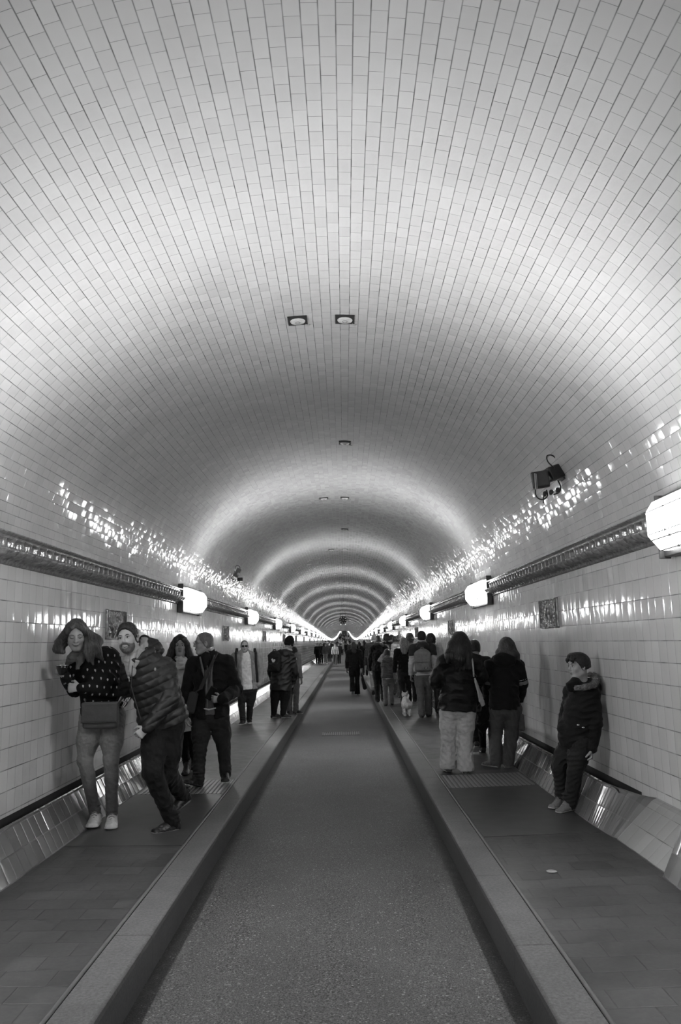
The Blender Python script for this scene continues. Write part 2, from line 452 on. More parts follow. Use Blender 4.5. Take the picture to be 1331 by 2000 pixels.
# ---- ground
def asphalt():
    m, nt, b = nodes_of('asphalt'); N = NB(nt); oc = N.coord('Object')
    a = N.noise(oc, 120.0, 4.0, 0.75); c = N.noise(oc, 1.3, 4.0, 0.6); e = N.noise(oc, 75.0, 2.0)
    x, y, z = N.sep(oc)
    v = N.ramp(a, 0.40, 0.62, 0.004, 0.105)
    v = N.math('MULTIPLY', v, N.ramp(c, 0.3, 0.7, 0.82, 1.12))
    sp = N.ramp(e, 0.62, 0.72, 0.0, 0.16); v = N.math('ADD', v, sp)
    ed = N.ramp(N.math('ADD', N.math('ABSOLUTE', x), N.math('MULTIPLY', N.math('SUBTRACT', N.noise(oc, 9.0, 4.0), 0.5), 0.16)), 0.80, 0.89, 1.0, 0.35)   # grime swept against the kerbs
    v = N.math('MULTIPLY', v, ed)
    nt.links.new(N.grey(v), b.inputs['Base Color']); b.inputs['Roughness'].default_value = 0.62
    b.inputs['Specular IOR Level'].default_value = 0.35
    nt.links.new(N.bump(a, 0.5, 0.006), b.inputs['Normal']); return m
def granite():
    m, nt, b = nodes_of('granite'); N = NB(nt); oc = N.coord('Object')
    x, y, z = N.sep(oc)
    a = N.noise(oc, 60.0, 4.0, 0.75); c = N.noise(oc, 5.0, 3.0)
    q = N.math('DIVIDE', y, 1.22); cell = N.math('FLOOR', q); fr = N.math('SUBTRACT', q, cell)
    r = N.white(N.comb(cell, N.math('SIGN', x), 2.0))['Value']
    j = N.math('ABSOLUTE', N.math('SUBTRACT', fr, N.math('ADD', 0.3, N.math('MULTIPLY', r, 0.4))))
    jm = N.ramp(j, 0.0025, 0.005, 0.35, 1.0)
    v = N.math('MULTIPLY', N.ramp(a, 0.32, 0.68, 0.045, 0.120), N.math('MULTIPLY', N.ramp(c, 0.3, 0.7, 0.85, 1.1), N.ramp(r, 0, 1, 0.88, 1.08)))
    gr = N.ramp(N.math('ADD', N.math('ABSOLUTE', x), N.math('MULTIPLY', N.math('SUBTRACT', N.noise(oc, 14.0, 4.0), 0.5), 0.016)), 0.922, 0.936, 0.42, 1.0)   # uneven darker tone on the road-side face
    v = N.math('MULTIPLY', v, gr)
    nt.links.new(N.grey(N.math('MULTIPLY', v, jm)), b.inputs['Base Color'])
    b.inputs['Roughness'].default_value = 0.5; b.inputs['Specular IOR Level'].default_value = 0.4
    nt.links.new(N.bump(a, 0.3, 0.004), b.inputs['Normal']); return m
def paving():
    m, nt, b = nodes_of('paving_slabs'); N = NB(nt); oc = N.coord('Object')
    x, y, z = N.sep(oc)
    L, W = 0.245, 0.175
    rv = N.math('DIVIDE', y, W); row = N.math('FLOOR', rv); fv = N.math('SUBTRACT', rv, row)
    w = N.white(N.comb(row, 2.2, 7.0))['Value']
    ru = N.math('ADD', N.math('DIVIDE', x, L), N.math('ADD', N.math('MULTIPLY', row, 0.5), N.math('MULTIPLY', w, 0.25))); cu = N.math('FLOOR', ru); fu = N.math('SUBTRACT', ru, cu)
    du = N.math('MULTIPLY', N.math('MINIMUM', fu, N.math('SUBTRACT', 1.0, fu)), L); dv = N.math('MULTIPLY', N.math('MINIMUM', fv, N.math('SUBTRACT', 1.0, fv)), W)
    j = N.ramp(N.math('MINIMUM', du, dv), 0.0015, 0.0045, 0.45, 1.0)
    r = N.white(N.comb(cu, row, 4.0))['Value']; c = N.noise(oc, 3.0, 5.0, 0.65); a = N.noise(oc, 45.0, 3.0)
    v = N.math('MULTIPLY', N.ramp(a, 0.3, 0.7, 0.030, 0.046), N.math('MULTIPLY', N.ramp(c, 0.3, 0.7, 0.8, 1.2), N.ramp(r, 0, 1, 0.86, 1.12)))
    nt.links.new(N.grey(N.math('MULTIPLY', v, j)), b.inputs['Base Color'])
    nt.links.new(N.ramp(c, 0.3, 0.7, 0.34, 0.5), b.inputs['Roughness'])
    nt.links.new(N.bump(N.math('ADD', j, N.math('MULTIPLY', a, 0.25)), 0.35, 0.004), b.inputs['Normal']); return m
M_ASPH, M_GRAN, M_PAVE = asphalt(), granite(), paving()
extrude('floor', [(-KI-0.05, -0.012), (-0.5, 0.006), (0, 0.012), (0.5, 0.006), (KI+0.05, -0.012)], M_ASPH)
for s, nm in ((-1, 'left'), (1, 'right')):
    kp = [(s*KI, -0.05), (s*(KI+0.006), KZ-0.022), (s*(KI+0.012), KZ-0.006), (s*(KI+0.028), KZ), (s*(KO-0.006), KZ+0.001), (s*KO, KZ-0.006)]
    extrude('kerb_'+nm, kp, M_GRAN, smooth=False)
    fp = [(s*(KO-0.001), KZ-0.001), (s*1.6, KZ+FALL*0.48), (s*2.12, KZ+FALL*1.0)]
    extrude('floor_'+nm, fp, M_PAVE)
    sp = [(s*(KO+0.002), KZ-0.004), (s*(KO+0.003), KZ+0.006), (s*(KO+0.018), KZ+0.006), (s*(KO+0.019), KZ-0.003)]
    extrude('trim_3' if s < 0 else 'trim_4', sp, plain('edge_strip', 0.11, 0.45, 0.3))
# end walls
e = MB(); e.box((0, Y1+0.06, 7.4), (4.9, 0.1, 5.4)); tag(e.build('wall_back', plain('end_wall', 0.35, 0.6)), kind='structure')
e = MB()
e.prism([(-1.3, 5.1), (1.3, 5.1), (1.3, 7.6), (0.8, 8.0), (-0.8, 8.0), (-1.3, 7.6)], Y1-0.12, Y1); tag(e.build('door_1', plain('end_gate', 0.03, 0.4)), kind='structure')
e = MB(); e.box((0, Y0-0.05, 2.1), (5.0, 0.1, 4.6)); tag(e.build('wall_front', plain('front_wall', 0.45, 0.5)), kind='structure')

# ---- the moulded ceramic course between wall and vault
def cornice(name, sgn):
    P = 0.16; n_t = 26
    tt = np.linspace(0, 1, n_t)
    near = np.arange(-2.0, 34.0, P/12); far = np.arange(34.0, 90.0, P/3); rest = np.array([95, 110.] + list(np.arange(125, 430, 8.0))+[Y1])
    ys = np.concatenate([[-13.9, -8, -4], near, far, rest])
    s = (ys/P) % 1.0
    def smooth(a, b, x): u = np.clip((x-a)/(b-a), 0, 1); return u*u*(3-2*u)
    T, Sg = np.meshgrid(tt, s)
    base = 0.022+0.028*smooth(0.05, 0.4, T)
    c = (Sg-0.5)*2
    egg = np.sqrt(np.clip(1-(c/0.78)**2-((T-0.36)/0.17)**2, 0, 1))*0.085
    niche = -0.030*np.clip(1-(c/0.7)**4, 0, 1)*smooth(0.40, 0.5, T)*(1-smooth(0.72, 0.8, T))
    scal = 0.032*np.exp(-(((T-(0.20+0.06*c*c))/0.045)**2))
    rib = 0.018*np.exp(-((np.abs(c)-0.93)/0.12)**2)*smooth(0.28, 0.4, T)*(1-smooth(0.74, 0.8, T))
    bead = 0.020*np.exp(-(((T-0.79)/0.03)**2))
    top = 0.035*smooth(0.86, 0.90, T); groove = -0.028*np.exp(-(((T-0.86)/0.018)**2))
    dep = base+egg+niche+scal+rib+bead+top+groove
    dep[:, 0] = -0.005; dep[:, -1] = -0.03
    zz = COR0+(COR1-COR0)*T
    x = sgn*(WX-dep-0.02*T); zo = np.array([zoff(y) for y in ys])
    vs = np.stack([x, np.repeat(ys[:, None], n_t, 1), zz+zo[:, None]], -1).reshape(-1, 3)
    fs = []
    for j in range(len(ys)-1):
        for i in range(n_t-1):
            a = j*n_t+i; fs.append((a, a+1, a+n_t+1, a+n_t) if sgn < 0 else (a, a+n_t, a+n_t+1, a+1))
    me = mesh_np(name, vs, fs)
    return tag(link(name, me, M_CORN), kind='structure')
M_CORN = plain('glazed_moulding', 0.20, 0.12, 0.0, 0.35, 30.0, 0.25, 40.0, 0.6)
cornice('trim_5', -1); cornice('trim_6', 1)

# ---- wall lamps
LAMP_Y0, LAMP_DY, LAMP_Z = 12.9, 8.22, 2.380
LW_UP, LW_DN = 8.6, 7.0
M_GLOW = emit_mat('lamp_glow', 54.0); M_GLOW2 = emit_mat('lamp_glow_frosted_rim', 7.0)
M_BRASS = plain('lamp_metal', 0.10, 0.4, 0.7)
def lamp_diffuser():
    prof = [(0.02, -0.165), (0.075, -0.165), (0.130, -0.095), (0.150, -0.070), (0.150, 0.085), (0.105, 0.150), (0.02, 0.160)]
    bm = bmesh.new(); rings = []
    for y, k in ((-0.70, 0.0), (-0.64, 1.0), (0.64, 1.0), (0.70, 0.0)):
        pts = []
        for (x, z) in prof:
            if k == 0.0: x = 0.02+(x-0.02)*0.62; z = z*0.80
            pts.append(bm.verts.new((x, y, z)))
        rings.append(pts)
    for A, B in zip(rings, rings[1:]):
        for j in range(len(A)):
            bm.faces.new((A[j], A[(j+1) % len(A)], B[(j+1) % len(A)], B[j]))
    bm.faces.new(rings[0]); bm.faces.new(rings[-1][::-1])
    bmesh.ops.recalc_face_normals(bm, faces=bm.faces[:])
    for f in bm.faces: f.material_index = 0 if f.normal.x > 0.55 and abs(f.normal.y) < 0.5 and abs(f.normal.z) < 0.4 else 1
    me = bpy.data.meshes.new('diffuser'); bm.to_mesh(me); bm.free(); return me
def make_lamp():
    root = empty('wall_lamp', (0, 0, 0))
    b = MB(); b.box((-0.005, 0, 0), (0.05, 1.46, 0.40), bevel=0.006); b.build('back_plate', M_BRASS, root)
    for y in (-0.735, 0.735):
        e = MB(); e.box((0.012, y, 0), (0.075, 0.018, 0.42), bevel=0.004); e.build('end_bracket', M_BRASS, root)
    link('diffuser', lamp_diffuser(), [M_GLOW, M_GLOW2], root, smooth=False)
    for (x, z) in ((0.1515, 0.080), (0.1515, -0.066), (0.128, -0.100), (0.078, -0.166)):
        c = MB(); c.box((x, 0, z), (0.008, 1.30, 0.006))
        for y in (-0.35, 0.35): c.box((x, y, z), (0.014, 0.012, 0.016))
        c.build('bar', M_BRASS, root)
    return root
ORD = ['nearest', 'second', 'third', 'fourth', 'fifth', 'sixth', 'seventh', 'eighth', 'ninth', 'tenth']
lamp0 = make_lamp(); first = True; lamp_n = 0
for k in range(-3, 54):
    y = LAMP_Y0+LAMP_DY*k
    for s in (-1, 1):
        if first: o = lamp0; first = False
        else:
            o = copy_tree(lamp0)
            if k > 18:
                for ch in list(o.children):
                    if ch.name.startswith(('bar', 'end_bracket')): bpy.data.objects.remove(ch)
        o.location = (s*(WX-0.045), y, LAMP_Z+zoff(y)); o.scale = (1.05, 1.05, 1.05); o.rotation_euler = (0, 0, PI if s > 0 else 0)
        if k <= 13:                                                     # the reflector inside the lamp throws a fan of light over the vault
            for (nm, elev, pw, sprd, px_, pz_) in (('lamp_reflector_light', 42, LW_UP, 122, 0.150, 0.125), ('lamp_lower_light', -48, LW_DN, 104, 0.150, -0.10)):
                if nm not in bpy.data.lights:
                    L = bpy.data.lights.new(nm, 'AREA'); L.shape = 'RECTANGLE'; L.size = 0.06; L.size_y = 1.25; L.energy = pw; L.spread = math.radians(sprd)
                lo = bpy.data.objects.new(nm, bpy.data.lights[nm]); COL.objects.link(lo); lo.parent = o
                lo.location = (px_, 0, pz_); lo.rotation_euler = (0, -math.radians(90+elev), 0)
        side = 'right' if s > 0 else 'left'
        if k == -1 and s > 0: lab = 'large lit box lamp cut off at the right edge, beyond the dark moulding'
        elif 0 <= k <= 7: lab = '%s whole lit box lamp along the %s wall, set into the dark moulding' % ((['first']+ORD[1:])[k], side)
        elif k < 0: lab = 'lit box lamp on the %s wall just outside the frame' % side
        else: lab = 'tiny far-off lit lamp of the %s wall, merged into a bright line' % side
        tag(o, lab, 'lamp', 'lit lamps along the '+side+' wall')

# ---- glazed relief plaques on the walls, between the lamps
def relief(seed, w=0.73, hgt=0.325):
    r = np.random.default_rng(seed); nx, nz = 84, 40
    U, V = np.meshgrid(np.linspace(-1, 1, nx), np.linspace(-1, 1, nz))
    H = np.zeros_like(U)
    for _ in range(4):                                             # long curved bodies
        cx, cz = r.uniform(-0.6, 0.6), r.uniform(-0.3, 0.5); a = r.uniform(0.9, 2.0); L = r.uniform(0.5, 0.9); wd = r.uniform(0.10, 0.2); bend = r.uniform(-0.7, 0.7)
        p = (U-cx)*math.cos(a)+(V-cz)*math.sin(a); q = -(U-cx)*math.sin(a)+(V-cz)*math.cos(a)+bend*p*p
        e = np.clip(1-(p/L)**2-(q/wd)**2, 0, 1); H = np.maximum(H, np.sqrt(e)*0.030*(0.8+0.2*np.sin(q/wd*9)))
    for _ in range(46):                                            # knobbly ground
        cx, cz = r.uniform(-0.95, 0.95), r.uniform(-0.95, 0.95)*0.5-0.45; R = r.uniform(0.04, 0.10)
        e = np.clip(1-((U-cx)/R)**2-((V-cz)/(R*1.8))**2, 0, 1); H = np.maximum(H, np.sqrt(e)*r.uniform(0.008, 0.02))
    H += 0.004*np.sin(U*23+V*9)*np.sin(V*17-U*5)
    fr = (np.abs(U) > 0.95) | (np.abs(V) > 0.9); H = np.where(fr, 0.022, H); H += 0.012
    edge = (np.abs(U) >= 0.999) | (np.abs(V) >= 0.999); H = np.where(edge, -0.004, H)
    vs = np.stack([H, U*w/2, V*hgt/2], -1).reshape(-1, 3)
    fs = [(j*nx+i, j*nx+i+1, (j+1)*nx+i+1, (j+1)*nx+i) for j in range(nz-1) for i in range(nx-1)]
    return mesh_np('plaque', vs, fs)
M_PLAQ = plain('plaque_glaze', 0.16, 0.16, 0.0, 0.6, 22.0, 0.3, 40.0, 0.6)
rel = [relief(11+i) for i in range(6)]
for me in rel: me.materials.append(M_PLAQ)
for k in range(0, 14):
    for s in (-1, 1):
        y = 8.86+LAMP_DY*k
        o = link('relief_plaque', rel[(k*2+(s > 0)) % 6]); o.location = (s*WX, y, 1.907+zoff(y)); o.rotation_euler = (0, 0, PI if s > 0 else 0)
        side = 'right' if s > 0 else 'left'
        if k < 5: lab = 'dark glazed relief plaque on the %s wall, %s counting from the camera' % (side, ['first', 'second', 'third', 'fourth', 'fifth'][k])
        else: lab = 'tiny dark plaque far along the %s tiled wall' % side
        tag(o, lab, 'plaque', 'relief plaques on the '+side+' wall')

# ---- round fittings in square plates at the crown of the vault
M_BLACK = plain('black_plate', 0.02, 0.5); M_LENS = plain('frosted_lens', 0.55, 0.3)
def make_down():
    root = empty('ceiling_fitting', (0, 0, 0))
    b = MB(); b.box((0, 0, -0.004), (0.16, 0.17, 0.012), bevel=0.003); b.build('plate', M_BLACK, root)
    c = MB(); c.lathe([(0.0, -0.022), (0.030, -0.022), (0.034, -0.020), (0.058, -0.018), (0.062, -0.010), (0.062, 0.0)], n=28); l = c.build('lens', M_LENS, root, smooth=True)
    d = MB(); d.tube([(0.02*math.cos(t), 0.02*math.sin(t), -0.0235) for t in np.linspace(0, 2*PI, 18)[:-1]], 0.0022, 6, closed=True); d.build('ring', plain('fitting_ring', 0.2, 0.4), l)
    k = MB(); k.tube([(0.06, 0.075, -0.01), (0.085, 0.085, -0.018), (0.10, 0.083, -0.012)], 0.006, 6); k.build('clip', plain('clip_grey', 0.35, 0.5), root)
    return root
d0 = make_down(); first = True
for k in range(-1, 16):
    y = 6.22+4.11*k
    for x in ((-0.19, 0.20) if k % 2 == 0 else (0.20,)):
        if first: o = d0; first = False
        else: o = copy_tree(d0)
        o.location = (x, y, vault_z(x)-0.004+zoff(y)); o.rotation_euler = (0, -math.atan(vault_slope(x)), 0)
        if k == 0: lab = 'round grey fitting in a black plate at the crown, %s of the nearest pair' % ('left one' if x < 0 else 'right one')
        elif k == 1: lab = 'single round fitting in a black plate on the crown behind the nearest pair'
        elif k == 2: lab = 'small round fitting at the crown in the second pair, its %s one' % ('left' if x < 0 else 'right')
        elif k == 3: lab = 'second single fitting along the crown, tiny flat black plate'
        elif k < 0: lab = 'round fitting at the crown above the camera'
        else: lab = 'tiny dark ceiling fitting far along the crown of the vault'
        tag(o, lab, 'ceiling fitting', 'fittings along the crown')
# ---------------------------------------------------------------- people
def wrinkles(amp, wl, seed, n=5, squash=(1, 1, 1)):
    """cloth folds: a few crossing waves, ridged"""
    r = np.random.default_rng(seed); K = []
    for _ in range(n):
        d = unit(r.normal(size=3)*np.array(squash)); K.append((d*2*PI/(wl*r.uniform(0.7, 1.5)), r.uniform(0, 2*PI)))
    q = unit(r.normal(size=3))*2*PI/(wl*4)
    def fn(P):
        o = 0.0
        for k, ph in K: o = o+np.sin(P @ k+ph+0.8*np.sin(P @ q+ph))
        o = o/n; return amp*(1.0-2.0*np.abs(o)*1.6)
    return fn
def strands(amp, wl, seed, axis=(0, 0, 1)):
    """grooves running along an axis, as in combed hair"""
    r = np.random.default_rng(seed); ax = unit(axis); a = unit(np.cross(ax, (0.3, 0.9, 0.2))); b = np.cross(ax, a)
    def fn(P):
        u = P @ a; v = P @ b; z = P @ ax; s = 0
        for f in (1.0, 1.7, 2.9): s = s+np.sin(2*PI*f*u/wl+4*np.sin(z*9+f)+r.uniform(0, 6))*np.sin(2*PI*f*v/wl+3*np.sin(z*7-f)+r.uniform(0, 6))/f
        return amp*s*0.6
    return fn
def curls(amp, wl, seed):
    r = np.random.default_rng(seed); ph = r.uniform(0, 6, 3)
    return lambda P: amp*(np.sin(2*PI*P[..., 0]/wl+ph[0])*np.sin(2*PI*P[..., 1]/wl+ph[1])*np.sin(2*PI*P[..., 2]/wl+ph[2])*2.2+np.sin(2*PI*P[..., 2]/wl*1.7)*np.sin(2*PI*P[..., 0]/wl*1.9)*0.7)

class Fig:
    def __init__(s, label, root, h=0.008, w=1.0, hk=1.0, group=None):
        s.label, s.group = label, group; s.root = np.asarray(root, float); s.h = h; s.w = w; s.hk = hk; s.J = {}; s.obj = None
        s.yaw = 0.0; s.hands = {}
    def px(s, x, y, dy=0.0): return at_y(x, y, s.root[1]+dy)-s.root
    # a standing / walking pose; yaw 0 looks away from the camera, pi looks at it. a = image-left side of the body, b = image-right
    def pose(s, H, yaw, stride=0.0, swing=0.0, lean=0.0, headyaw=None, nod=0.0, tilt=0.0, wide=0.105, feet=0.07, arm_out=0.05, elbow=0.05, slump=0.0):
        F = V3(math.sin(yaw), math.cos(yaw), 0); R = V3(math.cos(yaw), -math.sin(yaw), 0)
        if R[0] < 0: R = -R
        s.F, s.R, s.H, s.yaw = F, R, H, yaw; J = s.J; Z = V3(0, 0, 1)
        L = F*lean
        J['pel'] = Z*0.53*H+L*0.1; J['che'] = Z*0.72*H+L*0.6; J['nkb'] = Z*0.835*H+L*0.9
        for q, sg in (('a', -1), ('b', 1)):
            st = stride*sg
            J['hip'+q] = J['pel']+R*sg*0.052*H-Z*0.02*H
            J['an'+q] = R*sg*feet+F*st+Z*(0.0375*H+(0.06*H if st < -0.1 else 0))
            mid = (J['hip'+q]+J['an'+q])/2; J['kn'+q] = V3(mid[0], mid[1], 0.29*H)+F*(0.02*H+abs(st)*0.12)
            J['toe'+q] = J['an'+q]+F*0.085*H*1.0-Z*(0.030*H+(0.05*H if st < -0.1 else 0))
            J['sh'+q] = Z*0.805*H+R*sg*wide*H+L*0.85-Z*slump
            sw = -swing*sg
            J['el'+q] = J['sh'+q]-Z*0.18*H+R*sg*arm_out+F*(sw*0.5-0.02*H)
            J['wr'+q] = J['el'+q]-Z*0.145*H+R*sg*arm_out*0.2+F*(sw*0.7+elbow)
        s.head(J['nkb']+Z*0.092*H+F*0.022*H+L*0.15, yaw if headyaw is None else headyaw, nod, tilt); return s
    def head(s, c, yaw, nod=0.0, tilt=0.0):
        """nod > 0 looks down, tilt > 0 leans the crown towards image right"""
        hf = V3(math.sin(yaw)*math.cos(nod), math.cos(yaw)*math.cos(nod), -math.sin(nod))
        hu = V3(math.sin(yaw)*math.sin(nod), math.cos(yaw)*math.sin(nod), math.cos(nod))
        hu = unit(hu+V3(1, 0, 0)*math.tan(tilt)); hf = unit(hf-hu*hf.dot(hu)); hr = np.cross(hf, hu)
        s.hf, s.hu, s.hr = hf, hu, hr; s.hc = np.asarray(c, float)
    def hp(s, r, f, u): return s.hc+(s.hr*r+s.hf*f+s.hu*u)*s.hk
    def hR(s): return np.stack([s.hr, s.hf, s.hu])
    # -------- body
    def add_head(s, S_, face=True):
        k = s.hk; R = s.hR(); P = s.hp; A = np.array
        S_.ell(P(0, -0.012, 0.034), A([0.074, 0.094, 0.082])*k, R, 0.02*k)
        S_.ell(P(0, 0.020, -0.034), A([0.060, 0.068, 0.080])*k, R, 0.03*k)
        S_.ell(P(0, 0.060, -0.094), A([0.028, 0.024, 0.020])*k, R, 0.03*k)
        for g_ in (-1, 1):
            S_.cone(P(g_*0.052, 0.0, -0.055), P(g_*0.016, 0.058, -0.094), 0.018*k, 0.016*k, 0.02*k)
            S_.ell(P(g_*0.077, -0.006, -0.004), A([0.009, 0.018, 0.031])*k, R, 0.006*k)
            if face:
                S_.ell(P(g_*0.038, 0.058, -0.022), A([0.023, 0.020, 0.022])*k, R, 0.02*k)
                S_.ell(P(g_*0.079, 0.001, 0.002), A([0.005, 0.008, 0.016])*k, R, 0.003*k, '-')
        if face:
            S_.cone(P(-0.042, 0.074, 0.026), P(0.042, 0.074, 0.026), 0.010*k, 0.010*k, 0.018*k)
            for g_ in (-1, 1):
                S_.ell(P(g_*0.031, 0.095, 0.008), A([0.018, 0.013, 0.010])*k, R, 0.010*k, '-')
                S_.ell(P(g_*0.031, 0.072, 0.008), A([0.014, 0.014, 0.011])*k, R, 0.003*k)
                S_.ell(P(g_*0.011, 0.094, -0.027), A([0.008, 0.009, 0.007])*k, R, 0.006*k)
            S_.cone(P(0, 0.084, 0.020), P(0, 0.106, -0.020), 0.007*k, 0.0115*k, 0.012*k)
            S_.ell(P(0, 0.086, -0.051), A([0.023, 0.009, 0.0055])*k, R, 0.006*k)
            S_.ell(P(0, 0.085, -0.061), A([0.019, 0.010, 0.006])*k, R, 0.006*k)
            S_.cone(P(-0.020, 0.093, -0.0560), P(0.020, 0.093, -0.0560), 0.0025*k, 0.0025*k, 0.003*k, '-')
        S_.cone(s.J['nkb']-V3(0, 0, 0.01), P(0, -0.018, -0.055), 0.058*k, 0.052*k, 0.03*k)
    def add_hand(s, S_, q, scale=1.0):
        """q: side; s.hands[q] = dict(dir, n (palm faces), th (thumb side), curl)"""
        d = s.hands.get(q, {}); w = s.J['wr'+q]; e = s.J['el'+q]
        dr = unit(d.get('dir', w-e)); n = d.get('n', None)
        if n is None: n = (s.J['pel']-w)*V3(1, 1, 0)
        n = unit(np.asarray(n, float)-dr*np.dot(n, dr)); th = np.cross(dr, n)
        want = d.get('th', s.F)
        if np.dot(th, want) < 0: th = -th
        cu = d.get('curl', 0.45); sc = scale*s.hk
        S_.slab(w-dr*0.01*sc, w+dr*0.082*sc, th, (0.026*sc, 0.017*sc), (0.039*sc, 0.0135*sc), 0.012)
        for i, (L, off) in enumerate(((0.070, 0.029), (0.078, 0.0095), (0.072, -0.0105), (0.056, -0.029))):
            p = w+dr*(0.084-0.003*abs(i-1))*sc+th*off*sc; a = 0.15*cu
            fan = th*(0.10-0.065*i)
            for j, fr in enumerate((0.45, 0.30, 0.25)):
                a += cu*(0.85, 0.9, 0.6)[j]*(1+0.12*i)
                dd = unit(dr*math.cos(a)+n*math.sin(a)+fan*math.cos(a)); p2 = p+dd*L*fr*sc
                S_.cone(p, p2, (0.0092-0.0007*j-0.0003*i)*sc, (0.0086-0.0009*j-0.0003*i)*sc, 0.004); p = p2
        p = w+dr*0.022*sc+th*0.026*sc; t1 = unit(dr*0.62+th*0.62+n*0.35); t2 = unit(dr*0.85+th*0.15+n*(0.3+0.5*cu))
        S_.chain([p, p+t1*0.042*sc, p+t1*0.042*sc+t2*0.036*sc], [0.0125*sc, 0.0105*sc, 0.0085*sc], 0.006)
    def body(s, tone=0.32, face=True, hand=True):
        J, w, H = s.J, s.w, s.H; b = SDF(s.h, 0.03)
        side = J['shb']-J['sha']
        b.slab(J['pel'], J['che'], side, (0.078*H*w, 0.056*H*w), (0.085*H*w, 0.058*H*w))
        b.slab(J['che'], J['nkb'], side, (0.085*H*w, 0.056*H*w), (0.05*H*w, 0.035*H*w))
        for q in 'ab':
            b.cone(J['nkb']-V3(0, 0, 0.02), J['sh'+q], 0.03*H, 0.028*H)
            b.chain([J['sh'+q], J['el'+q], J['wr'+q]], [0.028*H, 0.022*H, 0.0155*H], 0.02)
            b.chain([J['hip'+q], J['kn'+q], J['an'+q]], [0.048*H*w, 0.032*H*w, 0.021*H], 0.02)
            b.cone(J['an'+q]-V3(0, 0, 0.006*H), J['toe'+q]*0.7+J['an'+q]*0.3, 0.018*H, 0.010*H, 0.01)
            if hand is True or (isinstance(hand, str) and q in hand): s.add_hand(b, q, 1.0)
        s.add_head(b, face)
        me = b.mesh('person')
        s.obj = link('person', me, skin_mat('skin_%.2f' % tone, tone), None, s.root)
        tag(s.obj, s.label, 'person', s.group); return s.obj
    def part(s, name, sd, mat, label=None, parent=None):
        me = sd.mesh(name) if isinstance(sd, SDF) else sd
        o = link(name, me, mat, parent or s.obj)
        if label: o['label'] = label
        return o
    # -------- garments
    def top(s, name, mat, th=0.014, hem=0.05, sleeve=0.97, flare=1.0, belly=1.0, fold=0.006, wl=0.10, seed=1, collar=0.05, puff=0.0, cut=None, build=True, arms='ab', vneck=0.0, cuffr=1.0, hood=0.0, extra=None, shk=1.0):
        J, w, H = s.J, s.w, s.H; t = SDF(s.h, 0.035)
        side = unit(J['shb']-J['sha']); up = unit(J['che']-J['pel'])
        low = J['pel']-up*(hem+0.02)
        t.slab(low-up*0.03, J['pel'], side, (0.093*H*w*flare+th, 0.070*H*w*flare+th), (0.088*H*w*belly+th, 0.064*H*w*belly+th))
        t.slab(J['pel'], J['che'], side, (0.088*H*w*belly+th, 0.064*H*w*belly+th), (0.093*H*w+th, 0.064*H*w+th))
        t.slab(J['che'], J['nkb']-up*0.015, side, (0.093*H*w+th, 0.062*H*w+th), (0.055*H*w+th, 0.040*H*w+th))
        for q in 'ab':
            t.cone(J['nkb']-V3(0, 0, 0.02), J['sh'+q], (0.030*H+th)*shk, (0.031*H+th)*shk, 0.03)
            if q in arms:
                e = J['el'+q]; wr = e+(J['wr'+q]-e)*sleeve
                t.cone(J['sh'+q], J['sh'+q]*0.55+e*0.45, 0.033*H+th, 0.030*H+th, 0.03); t.chain([J['sh'+q]*0.55+e*0.45, e, wr], [0.030*H+th, 0.027*H+th, (0.020*H+th*0.8)*cuffr], 0.010)
                if sleeve > 0.5: t.half(wr, wr-e, k=0.0) if False else None
        if collar: t.cone(J['nkb']-up*0.01, J['nkb']+up*collar*0.6+s.F*0.01, 0.062*s.hk+th*0.6, 0.060*s.hk+th*0.5, 0.02)
        if hood:                                                     # hood lying on the back of the shoulders
            bk = -s.F; c = J['nkb']+bk*0.055*H+V3(0, 0, 0.0)*H
            t.ell(c-V3(0, 0, 0.02), V3(0.085*H*hood, 0.05*H*hood, 0.055*H*hood), np.stack([side, bk, np.cross(side, bk)]), 0.02)
            t.cone(J['nkb']+side*0.05*H+bk*0.01, J['nkb']-side*0.05*H+bk*0.01, 0.030*H*hood, 0.030*H*hood, 0.02)
        if extra: extra(t)
        t.half(low, -up)
        if collar:
            t.cone(J['nkb']+up*0.02, J['nkb']+up*0.16+s.F*0.03, 0.060*s.hk, 0.075*s.hk, 0.006, '-')
        if cut: cut(t)
        if fold: t.warp(wrinkles(fold, wl, seed, squash=(1, 1, 1.5)))
        return s.part(name, t, mat) if build else t
    def trousers(s, mat, th=0.010, flare=1.0, fold=0.006, wl=0.09, seed=2, thigh=1.0, length=1.0, name='trousers', seat=1.0, knee=1.0, skirt=None):
        J, w, H = s.J, s.w, s.H; t = SDF(s.h, 0.03)
        side = unit(J['shb']-J['sha']); side = unit(side*V3(1, 1, 0)); up = V3(0, 0, 1)
        t.slab(J['pel']-up*0.05*H, J['pel']+up*0.035*H, side, (0.088*H*w*seat+th, 0.066*H*w*seat+th), (0.082*H*w+th, 0.058*H*w+th))
        for q in 'ab':
            a = J['an'+q]; k = J['kn'+q]; e = k+(a-k)*length*1.02
            t.chain([J['hip'+q], J['hip'+q]*0.45+k*0.55, k], [0.056*H*w*thigh+th, 0.048*H*w*thigh+th, 0.036*H*w*knee+th], 0.03)
            t.cone(k, e, 0.035*H*w*knee+th, (0.026*H*flare+th), 0.025)
            t.ell(k*0.7+a*0.3-s.F*0.012*H, V3(0.034, 0.034, 0.06)*H*w*knee*0.8+th*0.5, None, 0.03)
            if fold and flare < 1.4:                                # cloth bunching above the shoe
                for i in range(3): t.ell(e+V3(0, 0, 0.018+0.032*i)+s.F*0.006, V3(0.0275*H*flare+th, 0.0275*H*flare+th, 0.012), None, 0.012)
        if fold: t.warp(wrinkles(fold*0.55, wl*0.8, seed, squash=(1, 1, 1.2)))
